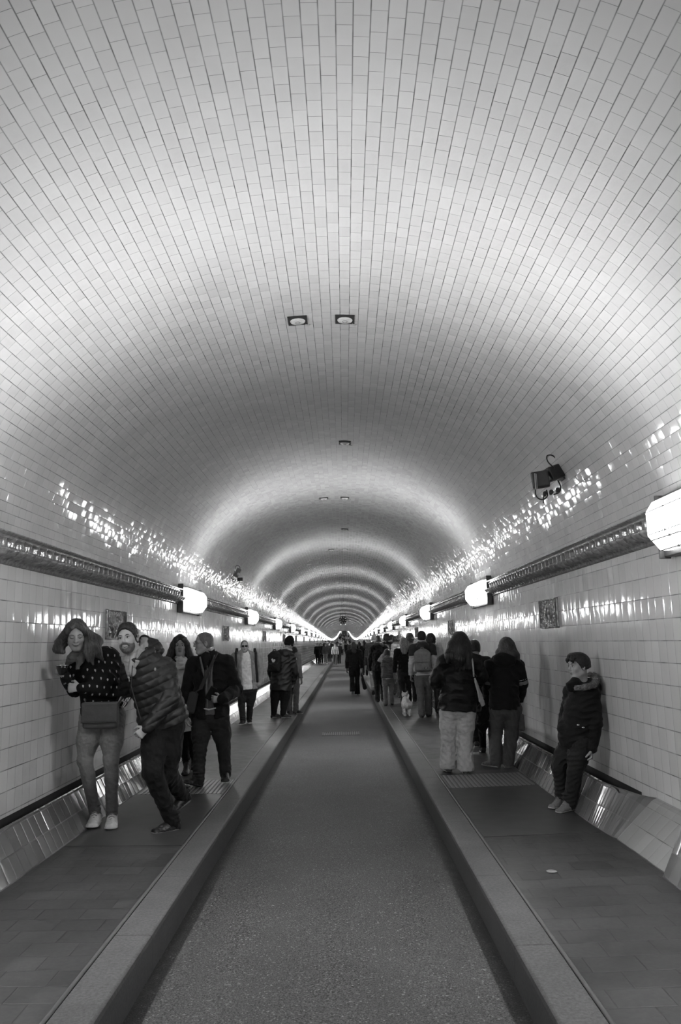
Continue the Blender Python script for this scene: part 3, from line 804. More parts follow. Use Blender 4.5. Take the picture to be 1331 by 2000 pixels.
        if flare >= 1.4:                                            # clean hems on wide legs
            for q in 'ab':
                e = J['an'+q]*length+J['kn'+q]*(1-length); t.box(V3(e[0], e[1], e[2]-0.022*H-0.10), (0.115, 0.16, 0.10), None, 0.002, 0.004, '-')
        return s.part(name, t, mat)
    def shoes(s, mat, sole_mat=None, chunky=1.0, high=0.0, laces=None, sides='ab', name='shoe', L=1.0):
        J, H = s.J, s.H
        for q in sides:
            a, t = J['an'+q], J['toe'+q]; d = unit(t-a); fl = unit((t-a)*V3(1, 1, 0)) if np.linalg.norm((t-a)[:2]) > 0.02 else s.F
            # foot plane: from heel to toe
            dirn = unit(t-a+V3(0, 0, 0.030*H)); upv = unit(V3(0, 0, 1)-dirn*dirn[2]); sd = np.cross(dirn, upv)
            base = a-upv*0.036*H
            heel = base-dirn*0.026*H; toe = base+dirn*0.112*H*L; R = np.stack([sd, dirn, upv]); m = (heel+toe)/2
            S_ = SDF(max(0.0045, s.h*0.8), 0.02)
            S_.slab(heel+upv*0.016*H, toe+upv*0.008*H-dirn*0.02*H, sd, (0.021*H*chunky, 0.022*H), (0.026*H*chunky, 0.015*H*chunky))
            S_.cone(a+upv*(0.004+high)*H-dirn*0.004*H, base+upv*0.020*H+dirn*0.052*H, 0.025*H, 0.019*H*chunky, 0.03)
            if high: S_.cone(a+upv*high*H, a-upv*0.01*H, 0.026*H, 0.026*H, 0.01)
            S_.cone(a+upv*(0.02+high)*H, a+upv*(0.07+high)*H, 0.020*H, 0.022*H, 0.004, '-')
            S_.half(base-upv*0.001, -upv)
            S_.warp(wrinkles(0.0015, 0.04, 5))
            o = s.part(name, S_, mat)
            if sole_mat is not None:
                B = SDF(max(0.0045, s.h*0.7), 0.012); hh = 0.0085*H*chunky
                B.slab(heel+dirn*0.014*H+upv*hh*0.5, toe-dirn*0.022*H+upv*hh*0.5, sd, (0.0235*H*chunky, hh), (0.028*H*chunky, hh*0.9), end=0.022*H)
                B.half(base-upv*0.004, -upv); B.half(base+upv*hh*1.1, upv)
                s.part('sole', B, sole_mat, parent=o)
            if laces is not None:
                b = MB()
                for i in range(4):
                    c = base+upv*(0.0655-0.0088*i+high*0.7*(1-i/4))*H+dirn*(0.018+0.014*i)*H
                    b.tube([c-sd*0.014*H-upv*0.006*H, c+upv*0.001*H, c+sd*0.014*H-upv*0.006*H], 0.0046*s.H/1.6, 6)
                b.build('laces', laces, o, smooth=True)
    # -------- hair and head wear
    def hair_cap(s, S_, grow=0.010, hairline=0.055, back=-0.05, sides=-0.01):
        k = s.hk; R = s.hR(); zc = -0.045
        S_.ell(s.hp(0, -0.014, 0.036), np.array([0.074+grow, 0.094+grow, 0.082+grow])*k, R, 0.01)
        S_.ell(s.hp(0, -0.030, -0.020), np.array([0.069+grow, 0.076+grow, 0.075])*k, R, 0.02)
        S_.ell(s.hp(0, 0.092, zc), np.array([0.078, 0.084, hairline-zc+0.020])*k, R, 0.008, '-')     # the face stays free
        S_.half(s.hp(0, 0.0, back), -unit(s.hu+s.hf*0.25))
        S_.half(s.hp(0, 0.020, sides-0.02), unit(s.hf*0.85-s.hu*0.55))
    def hair_short(s, mat, grow=0.009, hairline=0.055, back=-0.055, sides=0.0, amp=0.003, top=0.0, name='hair'):
        S_ = SDF(min(s.h, 0.006), 0.01); k = s.hk
        s.hair_cap(S_, grow, hairline, back, sides)
        if top:
            S2 = S_.ops; keep = S_.ops[1:]; S_.ops = S_.ops[:1]
            S_.ell(s.hp(0, 0.0, 0.07+top*0.4), np.array([0.066, 0.085, 0.045+top])*k, s.hR(), 0.02); S_.ops += keep
        S_.warp(strands(amp, 0.016, 3, s.hf)); return s.part(name, S_, mat)
    def hair_long(s, mat, length=0.30, grow=0.014, spread=0.02, hairline=0.055, seed=4, amp=0.0045, behind=True, fringe=False, locks=None, back=None, curl=0.0):
        """a cap plus a fall of hair down the back (or over the shoulders when seen from the front)"""
        S_ = SDF(min(s.h, 0.008), 0.02); k = s.hk; J = s.J
        s.hair_cap(S_, grow, hairline, -0.04, -0.03)
        fl = -s.hf*V3(1, 1, 0.3)
        top = s.hp(0, -0.074, 0.02); bot = s.hp(0, -0.158, 0)-V3(0, 0, length)
        if behind:
            sd = unit(s.hr*V3(1, 1, 0.2))
            S_.slab(top, (top+bot)/2-s.F*0.012, sd, (0.080*k, 0.046*k), (0.084*k+spread*0.5, 0.040*k), 0.03); S_.slab((top+bot)/2-s.F*0.012, bot, sd, (0.084*k+spread*0.5, 0.040*k), (0.070*k+spread, 0.026*k), 0.03)
            S_.warp(lambda P: np.where(P[..., 2] < bot[2]+0.06, -0.014*np.abs(np.sin(P[..., 0]*60+2*np.sin(P[..., 1]*40)+3*np.sin(P[..., 0]*17)))*(bot[2]+0.06-P[..., 2])/0.06, 0.0))
        for g_ in (-1, 1):
            S_.chain([s.hp(g_*0.062, 0.0, 0.07), s.hp(g_*0.083, 0.0, 0.01), s.hp(g_*0.080, -0.01, -0.07)], [0.02*k, 0.020*k, 0.022*k], 0.015)
        for (pts, rs) in (locks or []): S_.chain(pts, rs, 0.035)
        S_.warp(strands(amp, 0.028, seed, (0, 0, 1)))
        if curl: S_.warp(curls(curl, 0.05, seed))
        return s.part('hair', S_, mat)
    def beanie(s, mat, tall=0.02, low=0.0, name='beanie'):
        S_ = SDF(min(s.h, 0.007), 0.01); k = s.hk; R = s.hR()
        S_.ell(s.hp(0, -0.014, 0.040+tall*0.5), np.array([0.088, 0.108, 0.098+tall])*k, R)
        S_.ell(s.hp(0, -0.012, 0.018+low), np.array([0.094, 0.113, 0.030])*k, R, 0.01)
        S_.half(s.hp(0, 0.0, low-0.01), -unit(s.hu*0.94+s.hf*0.34-s.hf*0.5))
        S_.warp(lambda P: 0.0018*np.sin(np.arctan2((P-s.hc) @ s.hr, (P-s.hc) @ s.hf)*36))
        return s.part(name, S_, mat)
    def face_parts(s, brow=0.05, eye=True, lips=None, closed=False, browup=0.0, brows=True):
        k = s.hk; mb = plain('brow_%.2f' % brow, brow, 0.7)
        for g_ in (-1, 1):
            if not brows: continue
            b = MB(); b.tube([s.hp(g_*0.014, 0.0905, 0.027+browup), s.hp(g_*0.030, 0.0895, 0.032+browup), s.hp(g_*0.047, 0.078, 0.027+browup)], [0.0028*k, 0.0034*k, 0.0018*k], 6); b.build('eyebrow', mb, s.obj, smooth=True)
            if eye:
                if not closed:
                    e = MB(); e.lathe([(0.0001, 0.0119*k)]+[(0.0122*k*math.sin(t), 0.0122*k*math.cos(t)) for t in np.linspace(0.2, PI-0.1, 9)], s.hp(g_*0.031, 0.0745, 0.009), Matrix([list(s.hr), list(s.hu), list(s.hf)]).transposed(), 14)
                    eo = e.build('eye', plain('eye_white', 0.55, 0.2), s.obj, smooth=True)
                    p = MB(); p.lathe([(0.0001, 0.0128*k), (0.0045*k, 0.0120*k), (0.0058*k, 0.0110*k), (0.0058*k, 0.0095*k)], s.hp(g_*0.031, 0.0745, 0.009), Matrix([list(s.hr), list(s.hu), list(s.hf)]).transposed(), 12)
                    p.build('iris', plain('iris', 0.015, 0.15), eo, smooth=True)
                l = MB(); l.tube([s.hp(g_*0.018, 0.0835, 0.0105 if not closed else 0.003), s.hp(g_*0.031, 0.0885, 0.0165 if not closed else 0.001), s.hp(g_*0.044, 0.080, 0.0115 if not closed else 0.004)], [0.0012*k, 0.0026*k, 0.0012*k], 6); l.build('eyelash', plain('lash', 0.02, 0.6), s.obj, smooth=True)
        if lips is not None:
            S_ = SDF(0.003, 0.004); R = s.hR()
            S_.ell(s.hp(0, 0.0885, -0.0505), np.array([0.023, 0.0085, 0.005])*k, R); S_.ell(s.hp(0, 0.0875, -0.0615), np.array([0.019, 0.0095, 0.0058])*k, R)
            S_.cone(s.hp(-0.022, 0.098, -0.056), s.hp(0.022, 0.098, -0.056), 0.003*k, 0.003*k, 0.002, '-')
            s.part('lips', S_, plain('lips_%.2f' % lips, lips, 0.45))
    def glasses(s, dark=False, name=None):
        k = s.hk; b = MB(); fm = plain('spectacle_frame', 0.03, 0.3, 0.4)
        for g_ in (-1, 1):
            pts = [s.hp(g_*(0.032)+0.023*math.cos(t), 0.103-0.30*abs(abs(0.032+g_*0.023*math.cos(t))-0.02)*0.5, 0.006+0.017*math.sin(t)) for t in np.linspace(0, 2*PI, 19)[:-1]]
            b.tube(pts, 0.0014*k, 6, closed=True)
            b.tube([s.hp(g_*0.056, 0.096, 0.010), s.hp(g_*0.076, 0.06, 0.010), s.hp(g_*0.082, -0.01, 0.006)], 0.0015*k, 6)
        b.tube([s.hp(-0.009, 0.106, 0.010), s.hp(0, 0.109, 0.013), s.hp(0.009, 0.106, 0.010)], 0.0014*k, 6)
        o = b.build(name or ('sunglasses' if dark else 'glasses'), fm, s.obj, smooth=True)
        if dark:
            for g_ in (-1, 1):
                S_ = SDF(0.003, 0.0); S_.ell(s.hp(g_*0.032, 0.101, 0.006), np.array([0.031, 0.007, 0.021])*k, s.hR()); s.part('lens', S_, plain('dark_lens', 0.008, 0.08), parent=o)
        return o
def root_at(px, py, z=None, side=None):
    """floor point seen at a pixel (iterating because the pavement falls to the kerb)"""
    z = KZ if z is None else z
    for _ in range(6):
        p = at_z(px, py, z); z = floor_z(p[0], p[1])
    return V3(p[0], p[1], z+0.004)
C_BLACK = cloth('black_cloth', 0.0055, 0.8, 0.5)
C_BLACK2 = cloth('black_soft_cloth', 0.0075, 0.9, 0.4)
C_LEATHER = cloth('black_shell_cloth', 0.006, 0.5, 0.55)
C_CHAR = cloth('charcoal_cloth', 0.016, 0.85, 0.4)
C_DENIM = cloth('dark_denim', 0.022, 0.8, 0.45)
C_MIDDENIM = cloth('mid_denim', 0.085, 0.8, 0.5)
C_GREYDEN = cloth('grey_denim', 0.11, 0.8, 0.5)
C_LIGHT = cloth('light_cotton', 0.38, 0.85, 0.4)
C_WHITE = cloth('white_knit', 0.58, 0.9, 0.35)
C_GREY = cloth('grey_knit', 0.20, 0.9, 0.35)
C_SOLE = plain('white_rubber', 0.5, 0.6)
C_SOLE_D = plain('dark_rubber', 0.03, 0.6)
C_SHOE_K = plain('black_shoe', 0.008, 0.45, bump=0.2)
C_SHOE_W = plain('white_leather', 0.52, 0.5, bump=0.2)

def dotted():
    """black cloth with rows of small pale motifs"""
    m, nt, b = nodes_of('dotted_cloth'); N = NB(nt); x, y, z = N.sep(N.coord('Object'))
    d1 = N.math('ADD', N.math('MULTIPLY', x, 0.85), N.math('MULTIPLY', y, 0.5))
    u = N.math('DIVIDE', d1, 0.058); v = N.math('DIVIDE', N.math('ADD', z, N.math('MULTIPLY', x, 0.12)), 0.066)
    row = N.math('FLOOR', v); u = N.math('ADD', u, N.math('MULTIPLY', row, 0.5)); cu = N.math('FLOOR', u)
    r = N.sep(N.white(N.comb(cu, row, 1.0))['Color'])
    fu = N.math('MULTIPLY', N.math('SUBTRACT', N.math('SUBTRACT', u, cu), N.math('ADD', 0.42, N.math('MULTIPLY', r[0], 0.16))), 0.058)
    fv = N.math('MULTIPLY', N.math('SUBTRACT', N.math('SUBTRACT', v, row), N.math('ADD', 0.42, N.math('MULTIPLY', r[1], 0.16))), 0.066)
    wid = N.ramp(fv, -0.012, 0.010, 0.0035, 0.0085)
    e = N.math('ADD', N.math('POWER', N.math('DIVIDE', fu, wid), 2.0), N.math('POWER', N.math('DIVIDE', fv, 0.0115), 2.0))
    mk = N.ramp(e, 0.7, 1.15, 1.0, 0.0)
    nt.links.new(N.grey(N.ramp(mk, 0, 1, 0.006, 0.42)), b.inputs['Base Color'])
    b.inputs['Roughness'].default_value = 0.8; b.inputs['Specular IOR Level'].default_value = 0.25
    nt.links.new(N.bump(N.noise(N.coord('Object'), 16.0, 3.0), 0.4, 0.03), b.inputs['Normal']); return m
def faded_denim():
    m, nt, b = nodes_of('faded_denim'); N = NB(nt); oc = N.coord('Object'); x, y, z = N.sep(oc)
    zz = N.math('ADD', z, N.math('MULTIPLY', N.math('SUBTRACT', N.noise(oc, 8.0, 3.0), 0.5), 0.25))
    a = N.ramp(zz, 0.30, 0.55, 0.12, 0.25); v = N.math('MULTIPLY', a, N.ramp(N.noise(oc, 240.0, 2.0), 0.3, 0.7, 0.85, 1.12))
    nt.links.new(N.grey(v), b.inputs['Base Color']); b.inputs['Roughness'].default_value = 0.8; b.inputs['Specular IOR Level'].default_value = 0.25
    nt.links.new(N.bump(N.noise(N.vmath('MULTIPLY', oc, (1, 1, 2.2)), 18.0, 3.0), 0.35, 0.02), b.inputs['Normal']); return m
M_DOT, M_FADE = dotted(), faded_denim()
M_HAIR_A = hair_mat('fair_brown_hair', 0.062, 0.6, (1, 1, 0.22)); M_HAIR_K = hair_mat('near_black_hair', 0.012, 0.5)
M_HAIR_B = hair_mat('brown_hair', 0.035, 0.5); M_HAIR_G = hair_mat('grey_stubble_hair', 0.13, 0.3); M_HAIR_L = hair_mat('blond_hair', 0.17, 0.6)

# ================= woman in the dotted blouse, left wall
A = Fig('person in a black blouse with pale dots, pale jeans and white sneakers, looking down', root_at(200, 1613), 0.0055, 1.0, 1.06)
A.pose(1.60, PI)
p = A.px; J = A.J
J['pel'] = p(200, 1385); J['che'] = p(192, 1318, -0.03); J['nkb'] = p(168, 1277, -0.10)
J['sha'] = p(148, 1298, -0.08); J['shb'] = p(212, 1290, 0.02)
J['ela'] = p(143, 1348, -0.05)+V3(0, 0.04, 0); J['wra'] = p(127, 1322, -0.26)
J['elb'] = p(224, 1352, -0.06); J['wrb'] = p(157, 1343, -0.27)
J['hipa'] = p(180, 1400); J['hipb'] = p(221, 1400)
J['kna'] = p(166, 1484, -0.06); J['knb'] = p(217, 1484, -0.05)
J['ana'] = p(187, 1594, 0.03); J['anb'] = p(219, 1597, -0.01)
J['toea'] = J['ana']+V3(0.015, -0.13, -0.048); J['toeb'] = J['anb']+V3(0.030, -0.13, -0.048)
A.head(p(149, 1240, -0.20), PI-0.30, 0.36, -0.04)
A.hands['a'] = dict(dir=V3(-0.55, -0.5, 0.62), n=V3(0.8, -0.3, 0.4), th=V3(0.2, -0.3, 0.9), curl=1.25)
A.hands['b'] = dict(dir=V3(-0.95, -0.15, 0.02), n=V3(-0.1, 0.95, -0.2), th=V3(0, 0, 1), curl=1.15)
A.body(0.36)
def a_extra(t):
    t.ell(A.px(196, 1330, -0.11), V3(0.14, 0.11, 0.10), None, 0.04)
    t.slab(A.px(206, 1345, 0.03), A.px(204, 1285, 0.03), V3(1, 0, 0), (0.155, 0.12), (0.13, 0.10), 0.05)
A.top('blouse', M_DOT, 0.016, 0.055, 0.97, 1.0, 1.05, 0.006, 0.12, 3, 0.0, extra=a_extra)
c = SDF(0.006, 0.02)                                                    # turned-down suede collar
c.chain([A.px(158, 1262, -0.12), A.px(140, 1285, -0.21), A.px(131, 1297, -0.20)], [0.028, 0.036, 0.016], 0.02)
c.chain([A.px(165, 1266, -0.12), A.px(158, 1288, -0.20), A.px(150, 1305, -0.22)], [0.028, 0.028, 0.012], 0.02)
c.warp(wrinkles(0.004, 0.05, 9)); A.part('collar', c, cloth('suede_collar', 0.10, 0.95, 0.3))
A.trousers(M_FADE, 0.005, 0.95, 0.005, 0.07, 5, 1.14, 0.95, seat=1.06, knee=0.98, name='jeans')
A.shoes(C_SHOE_W, C_SOLE, 1.22, 0.012, plain('grey_lace', 0.24, 0.7))
hl = [([A.hp(0.0, 0.045, 0.108), A.hp(0.038, 0.062, 0.084), A.hp(0.066, 0.046, 0.045), A.hp(0.084, 0.02, -0.01)], [0.006, 0.010, 0.013, 0.014]),
      ([A.hp(0.0, 0.045, 0.108), A.hp(-0.038, 0.062, 0.084), A.hp(-0.066, 0.046, 0.045), A.hp(-0.084, 0.02, -0.01)], [0.006, 0.010, 0.013, 0.014]), ([A.hp(0.05, 0.02, 0.08), A.hp(0.088, 0.0, 0.0), A.px(117, 1256, -0.20), A.px(112, 1268, -0.20), A.px(124, 1274, -0.2)], [0.012, 0.022, 0.038, 0.030, 0.018]),
      ([A.hp(0.06, -0.02, 0.03), A.px(126, 1244, -0.18), A.px(119, 1263, -0.18)], [0.03, 0.034, 0.03]),
      ([A.hp(-0.05, 0.0, 0.06), A.px(172, 1240, -0.14), A.px(180, 1262, -0.16), A.px(178, 1282, -0.20), A.px(182, 1298, -0.21)], [0.016, 0.030, 0.038, 0.024, 0.008]),
      ([A.px(172, 1238, -0.10), A.px(188, 1250, -0.08), A.px(190, 1275, -0.13), A.px(202, 1290, -0.14)], [0.036, 0.040, 0.034, 0.008]),
      ([A.px(178, 1242, -0.08), A.px(196, 1254, -0.05), A.px(192, 1262, -0.1)], [0.02, 0.016, 0.006]),
      ([A.px(168, 1250, -0.2), A.px(166, 1275, -0.22), A.px(172, 1292, -0.22)], [0.014, 0.012, 0.006])]
A.hair_long(M_HAIR_A, 0.2, 0.011, hairline=0.068, behind=False, locks=hl, amp=0.0035)
A.face_parts(0.05, True, None, closed=True)
ll = SDF(0.003, 0.003); ll.chain([A.hp(-0.031, 0.074, -0.047), A.hp(-0.016, 0.087, -0.056), A.hp(0, 0.0915, -0.059), A.hp(0.016, 0.087, -0.056), A.hp(0.031, 0.074, -0.047)], [0.003, 0.0052, 0.0062, 0.0052, 0.003]); A.part('lips', ll, plain('lips_0.20', 0.20, 0.45))
lm = MB(); lm.tube([A.hp(-0.031, 0.0765, -0.0455), A.hp(-0.016, 0.0905, -0.0535), A.hp(0, 0.0965, -0.0565), A.hp(0.016, 0.0905, -0.0535), A.hp(0.031, 0.0765, -0.0455)], 0.0016, 6); lm.build('mouth_line', plain('mouth_dark', 0.05, 0.6), A.obj, smooth=True)
# what she holds
def prop(name, label, cat, sd_or_mb, mat, loc, group=None):
    if isinstance(sd_or_mb, SDF): o = link(name, sd_or_mb.mesh(name), mat, None, loc)
    else: o = sd_or_mb.build(name, mat, None, loc)
    return tag(o, label, cat, group)
g0 = A.root
gl = MB(); gc = A.px(122, 1307, -0.33)
gl.lathe([(0.020, -0.05), (0.030, -0.04), (0.046, 0.0), (0.052, 0.03), (0.050, 0.031), (0.044, 0.0), (0.027, -0.036)], gc, None, 24)
o = prop('dark_bowl', 'small dark bowl with a bright rim, held up by the person in the dotted blouse', 'bowl', gl, plain('dark_glass', 0.012, 0.1), g0); o.data.polygons.foreach_set('use_smooth', [True]*len(o.data.polygons))
rm = MB(); rm.tube([gc+V3(0.051*math.cos(t), 0.051*math.sin(t), 0.031) for t in np.linspace(0, 2*PI, 25)[:-1]], 0.0028, 6, closed=True); rm.build('rim', plain('bright_metal', 0.7, 0.2, 0.8), o, smooth=True)
# handbag in front of her hips
hb = empty('handbag', A.root+A.px(197, 1398, -0.17)); bm_ = cloth('grey_leather', 0.075, 0.45, 0.15)
tag(hb, 'grey flap-over handbag at the hips of the person in the dotted blouse', 'handbag')
b = SDF(0.006, 0.01); b.box((0, 0, 0), (0.150, 0.045, 0.105), None, 0.028); b.warp(wrinkles(0.0025, 0.2, 2)); link('pouch', b.mesh('pouch'), bm_, hb)
b = MB(); b.tube([(-0.148, -0.056, -0.048), (0, -0.058, -0.054), (0.148, -0.056, -0.048)], 0.004, 6); b.build('flap_edge', plain('dark_edge', 0.02, 0.5), hb)
b = SDF(0.005, 0.01); b.box((0.0, -0.042, 0.028), (0.150, 0.012, 0.078), None, 0.010); b.box((0, -0.01, 0.102), (0.148, 0.040, 0.012), None, 0.010, 0.015); link('flap', b.mesh('flap'), bm_, hb)
b = MB(); b.tube([(-0.145, 0.02, 0.09), (-0.150, 0.10, 0.22), (-0.12, 0.22, 0.30)], 0.006, 6); b.build('strap', bm_, hb, smooth=True)
b = MB(); b.tube([(0.145, 0.02, 0.09), (0.165, 0.04, 0.15), (0.19, 0.09, 0.26)], 0.006, 6); b.build('strap', bm_, hb, smooth=True)
kc = MB(); kp = A.px(239, 1368, -0.13)
for dx, dz, sx, sz, an in ((0, 0, 0.024, 0.050, 0.5), (0.018, -0.010, 0.020, 0.055, 0.65), (0.03, 0.014, 0.016, 0.03, 0.3)):
    for e_ in ((-sx, 0, 0.004, sz), (sx, 0, 0.004, sz), (0, -sz, sx, 0.004), (0, sz, sx, 0.004)):
        cc = V3(e_[0]*math.cos(an)+e_[1]*math.sin(an), 0, -e_[0]*math.sin(an)+e_[1]*math.cos(an))
        kc.box(kp+V3(dx, 0, dz)+cc, (e_[2]*2, 0.006, e_[3]*2), Matrix.Rotation(an, 3, 'Y'))
prop('key_charm', 'shiny metal key charm hanging between the dotted blouse and the quilted jacket', 'charm', kc, plain('bright_metal', 0.7, 0.2, 0.8), A.root)

# ================= man in the quilted jacket
B = Fig('person in a black quilted hooded jacket, grinning and stepping forward with bent knees', root_at(328, 1622), 0.0055, 1.02, 1.02)
B.pose(1.72, PI-0.35)
p = B.px; J = B.J
J['pel'] = p(318, 1400, 0.04); J['che'] = p(300, 1330, -0.02); J['nkb'] = p(277, 1284, -0.09)
J['sha'] = p(258, 1308, -0.06); J['shb'] = p(322, 1305, 0.00)
J['ela'] = p(250, 1345, 0.10); J['wra'] = p(236, 1372, 0.16)
J['elb'] = p(332, 1366, -0.08); J['wrb'] = p(288, 1421, -0.19)
J['hipa'] = p(303, 1418, 0.0); J['hipb'] = p(334, 1418, 0.06)
J['kna'] = p(298, 1508, -0.14); J['knb'] = p(327, 1510, 0.04)
J['ana'] = p(338, 1607, 0.02); J['anb'] = p(358, 1556, 0.34)
J['toea'] = J['ana']+V3(-0.115, -0.085, -0.050); J['toeb'] = J['anb']+V3(-0.055, -0.075, -0.085)
B.head(p(250, 1247, -0.16), PI+0.10, 0.03, -0.12)
B.hands['b'] = dict(dir=V3(-0.72, -0.25, -0.65), n=V3(-0.3, 0.8, -0.1), th=V3(-0.6, -0.2, 0.6), curl=0.9)
B.body(0.36)
def quilt(t):
    ax = unit(B.J['che']-B.J['pel']+V3(-0.05, 0, 0))
    t.warp(lambda P: 0.010*(np.sqrt(np.abs(np.sin((P @ ax)*PI/0.062)))-0.6))
    bk = V3(0.75, 0.65, 0.1)
    t.ell(B.px(296, 1262, 0.03), V3(0.115, 0.10, 0.055), np.stack([unit(V3(0.86, 0.2, -0.45)), unit(V3(-0.2, 1, 0)), unit(V3(0.45, 0, 0.86))]), 0.03)
    t.chain([B.px(281, 1247, 0.02), B.px(303, 1258, 0.05), B.px(312, 1272, 0.06)], [0.028, 0.034, 0.02], 0.02)
def bcut(t):
    t.chain([B.px(262, 1275, -0.20), B.px(250, 1300, -0.30)], [0.055, 0.03], 0.01, '-')
B.top('jacket', plain('quilted_nylon', 0.009, 0.55, var=0.2, bump=0.3, bscale=18.0), 0.030, 0.045, 0.98, 1.04, 1.08, 0.003, 0.10, 11, 0.06, extra=quilt, cut=bcut, cuffr=0.85)
c = SDF(0.0055, 0.012)                                                  # pale lining of the hood and inner collar
c.slab(B.px(282, 1247, -0.03), B.px(279, 1272, -0.15), V3(0.8, 0.5, 0.3), (0.030, 0.014), (0.042, 0.014)); c.slab(B.px(279, 1272, -0.15), B.px(263, 1303, -0.20), V3(0.8, 0.5, 0.3), (0.042, 0.014), (0.010, 0.010))
c.slab(B.px(251, 1277, -0.14), B.px(246, 1290, -0.18), V3(0.8, -0.5, 0), (0.022, 0.012), (0.030, 0.012)); c.slab(B.px(246, 1290, -0.18), B.px(253, 1330, -0.18), V3(0.8, -0.5, 0), (0.030, 0.012), (0.006, 0.008))
c.warp(wrinkles(0.002, 0.05, 8)); B.part('hood_lining', c, cloth('pale_lining', 0.26, 0.9, 0.2), label='pale hood lining')
c = SDF(0.006, 0.02); c.chain([B.px(262, 1280, -0.13), B.px(258, 1310, -0.14)], [0.05, 0.05], 0.02); B.part('shirt', c, C_LIGHT)
zt = MB(); zt.tube([B.px(259, 1300, -0.215), B.px(256, 1340, -0.19), B.px(275, 1405, -0.14)], 0.004, 6); zt.build('zip', plain('dark_zip', 0.03, 0.4), B.obj)
B.trousers(C_BLACK, 0.010, 1.02, 0.007, 0.10, 15, 1.08, 0.98, knee=1.15)
B.shoes(C_SHOE_K, plain('grey_rubber', 0.12, 0.6), 1.0)
B.hair_short(hair_mat('dark_hair', 0.018, 0.6, (1, 1, 1)), 0.009, 0.060, -0.055, 0.012, 0.005, 0.014)
B.face_parts(0.02, True, None)
bs = SDF(0.0035, 0.008); R = B.hR(); k = B.hk                            # short beard and moustache
bs.ell(B.hp(0, 0.026, -0.058), np.array([0.063, 0.069, 0.064])*k, R); bs.ell(B.hp(0, 0.064, -0.096), np.array([0.030, 0.026, 0.021])*k, R, 0.02)
bs.half(B.hp(0, 0.0, -0.030), B.hu); bs.half(B.hp(0, 0.0, -0.02), unit(-B.hf*0.4+B.hu*0.55))
bs.ell(B.hp(0, 0.092, -0.056), np.array([0.034, 0.03, 0.020])*k, R, 0.004, '-')
bs.chain([B.hp(-0.034, 0.072, -0.062), B.hp(-0.024, 0.088, -0.042), B.hp(0, 0.097, -0.038), B.hp(0.024, 0.088, -0.042), B.hp(0.034, 0.072, -0.062)], [0.007*k, 0.0075*k, 0.007*k, 0.0075*k, 0.007*k], 0.004)
bs.warp(strands(0.0012, 0.01, 3)); B.part('beard', bs, hair_mat('dark_beard', 0.085, 0.45, (1, 1, 1)))
tm = SDF(0.003, 0.002); tm.ell(B.hp(0, 0.0795, -0.0535), np.array([0.026, 0.012, 0.0075])*k, R); B.part('teeth', tm, plain('teeth', 0.62, 0.3))
ll = SDF(0.003, 0.003); ll.chain([B.hp(-0.026, 0.080, -0.055), B.hp(0, 0.092, -0.066), B.hp(0.026, 0.080, -0.055)], [0.003*k, 0.005*k, 0.003*k]); B.part('lips', ll, plain('lips_0.16', 0.16, 0.45))
eb = SDF(0.004, 0.0); eb.ell(B.px(303, 1307, -0.155), V3(0.011, 0.006, 0.014)); B.part('badge', eb, plain('badge_grey', 0.25, 0.4))

# ================= boy against the right wall
Mb = Fig('child in a black fur-hooded parka leaning back against the tiled wall', root_at(1108, 1580), 0.0055, 0.98, 0.94)
Mb.pose(1.38, -1.25)
p = Mb.px; J = Mb.J
J['pel'] = p(1126, 1440, 0.02); J['che'] = p(1135, 1385, 0.0); J['nkb'] = p(1138, 1339, 0.0)
J['sha'] = p(1117, 1352, 0.13); J['shb'] = p(1157, 1354, -0.06)
J['ela'] = p(1106, 1400, 0.16); J['wra'] = p(1100, 1425, 0.02)
J['elb'] = p(1164, 1412, -0.10); J['wrb'] = p(1156, 1462, -0.12)
J['hipa'] = p(1116, 1450, 0.07); J['hipb'] = p(1136, 1450, -0.05)
J['kna'] = p(1092, 1498, 0.05); J['knb'] = p(1123, 1508, -0.10)
J['ana'] = p(1100, 1562, 0.08); J['anb'] = p(1114, 1570, -0.08)
J['toea'] = J['ana']+V3(-0.105, -0.06, -0.046); J['toeb'] = J['anb']+V3(-0.11, -0.07, -0.046)
Mb.head(p(1131, 1302, -0.02), -PI/2-0.28, 0.03, 0.0)
Mb.hands['b'] = dict(dir=V3(-0.1, -0.1, -1), n=V3(-0.9, 0.4, 0), th=V3(-0.5, -0.8, 0), curl=0.9)
Mb.hands['a'] = dict(dir=V3(0.3, 0.3, -0.9), n=V3(0.5, 0.8, 0), th=V3(-0.5, -0.8, 0), curl=0.9)
Mb.body(0.33)
def mex(t):
    t.slab(Mb.px(1124, 1440, 0.02), Mb.px(1140, 1380, 0.03), V3(1, 0.15, 0), (0.135, 0.135), (0.125, 0.13), 0.04)
    t.ell(Mb.px(1154, 1342, 0.03), V3(0.09, 0.11, 0.08), None, 0.04)
    t.cone(Mb.px(1124, 1333, -0.04), Mb.px(1118, 1340, -0.04), 0.055, 0.052, 0.03)
Mb.top('parka', C_BLACK, 0.022, 0.075, 0.99, 1.05, 1.05, 0.006, 0.12, 21, 0.0, extra=mex)
fz = SDF(0.0055, 0.012); fz.chain([Mb.px(1126, 1344, -0.16), Mb.px(1142, 1342, -0.17), Mb.px(1160, 1338, -0.13), Mb.px(1166, 1329, -0.04), Mb.px(1162, 1320, 0.06), Mb.px(1152, 1318, 0.12)], [0.016, 0.022, 0.026, 0.028, 0.024, 0.02])
fz.warp(curls(0.008, 0.022, 5)); Mb.part('fur_trim', fz, hair_mat('grey_fur', 0.15, 0.7, (1, 1, 1)))
for (bx, by) in ((1130, 1416), (1140, 1421)):
    sn = SDF(0.004, 0.0); sn.ell(Mb.px(bx, by, -0.175), V3(0.013, 0.010, 0.008)); Mb.part('snap', sn, plain('bright_metal', 0.7, 0.2, 0.8))
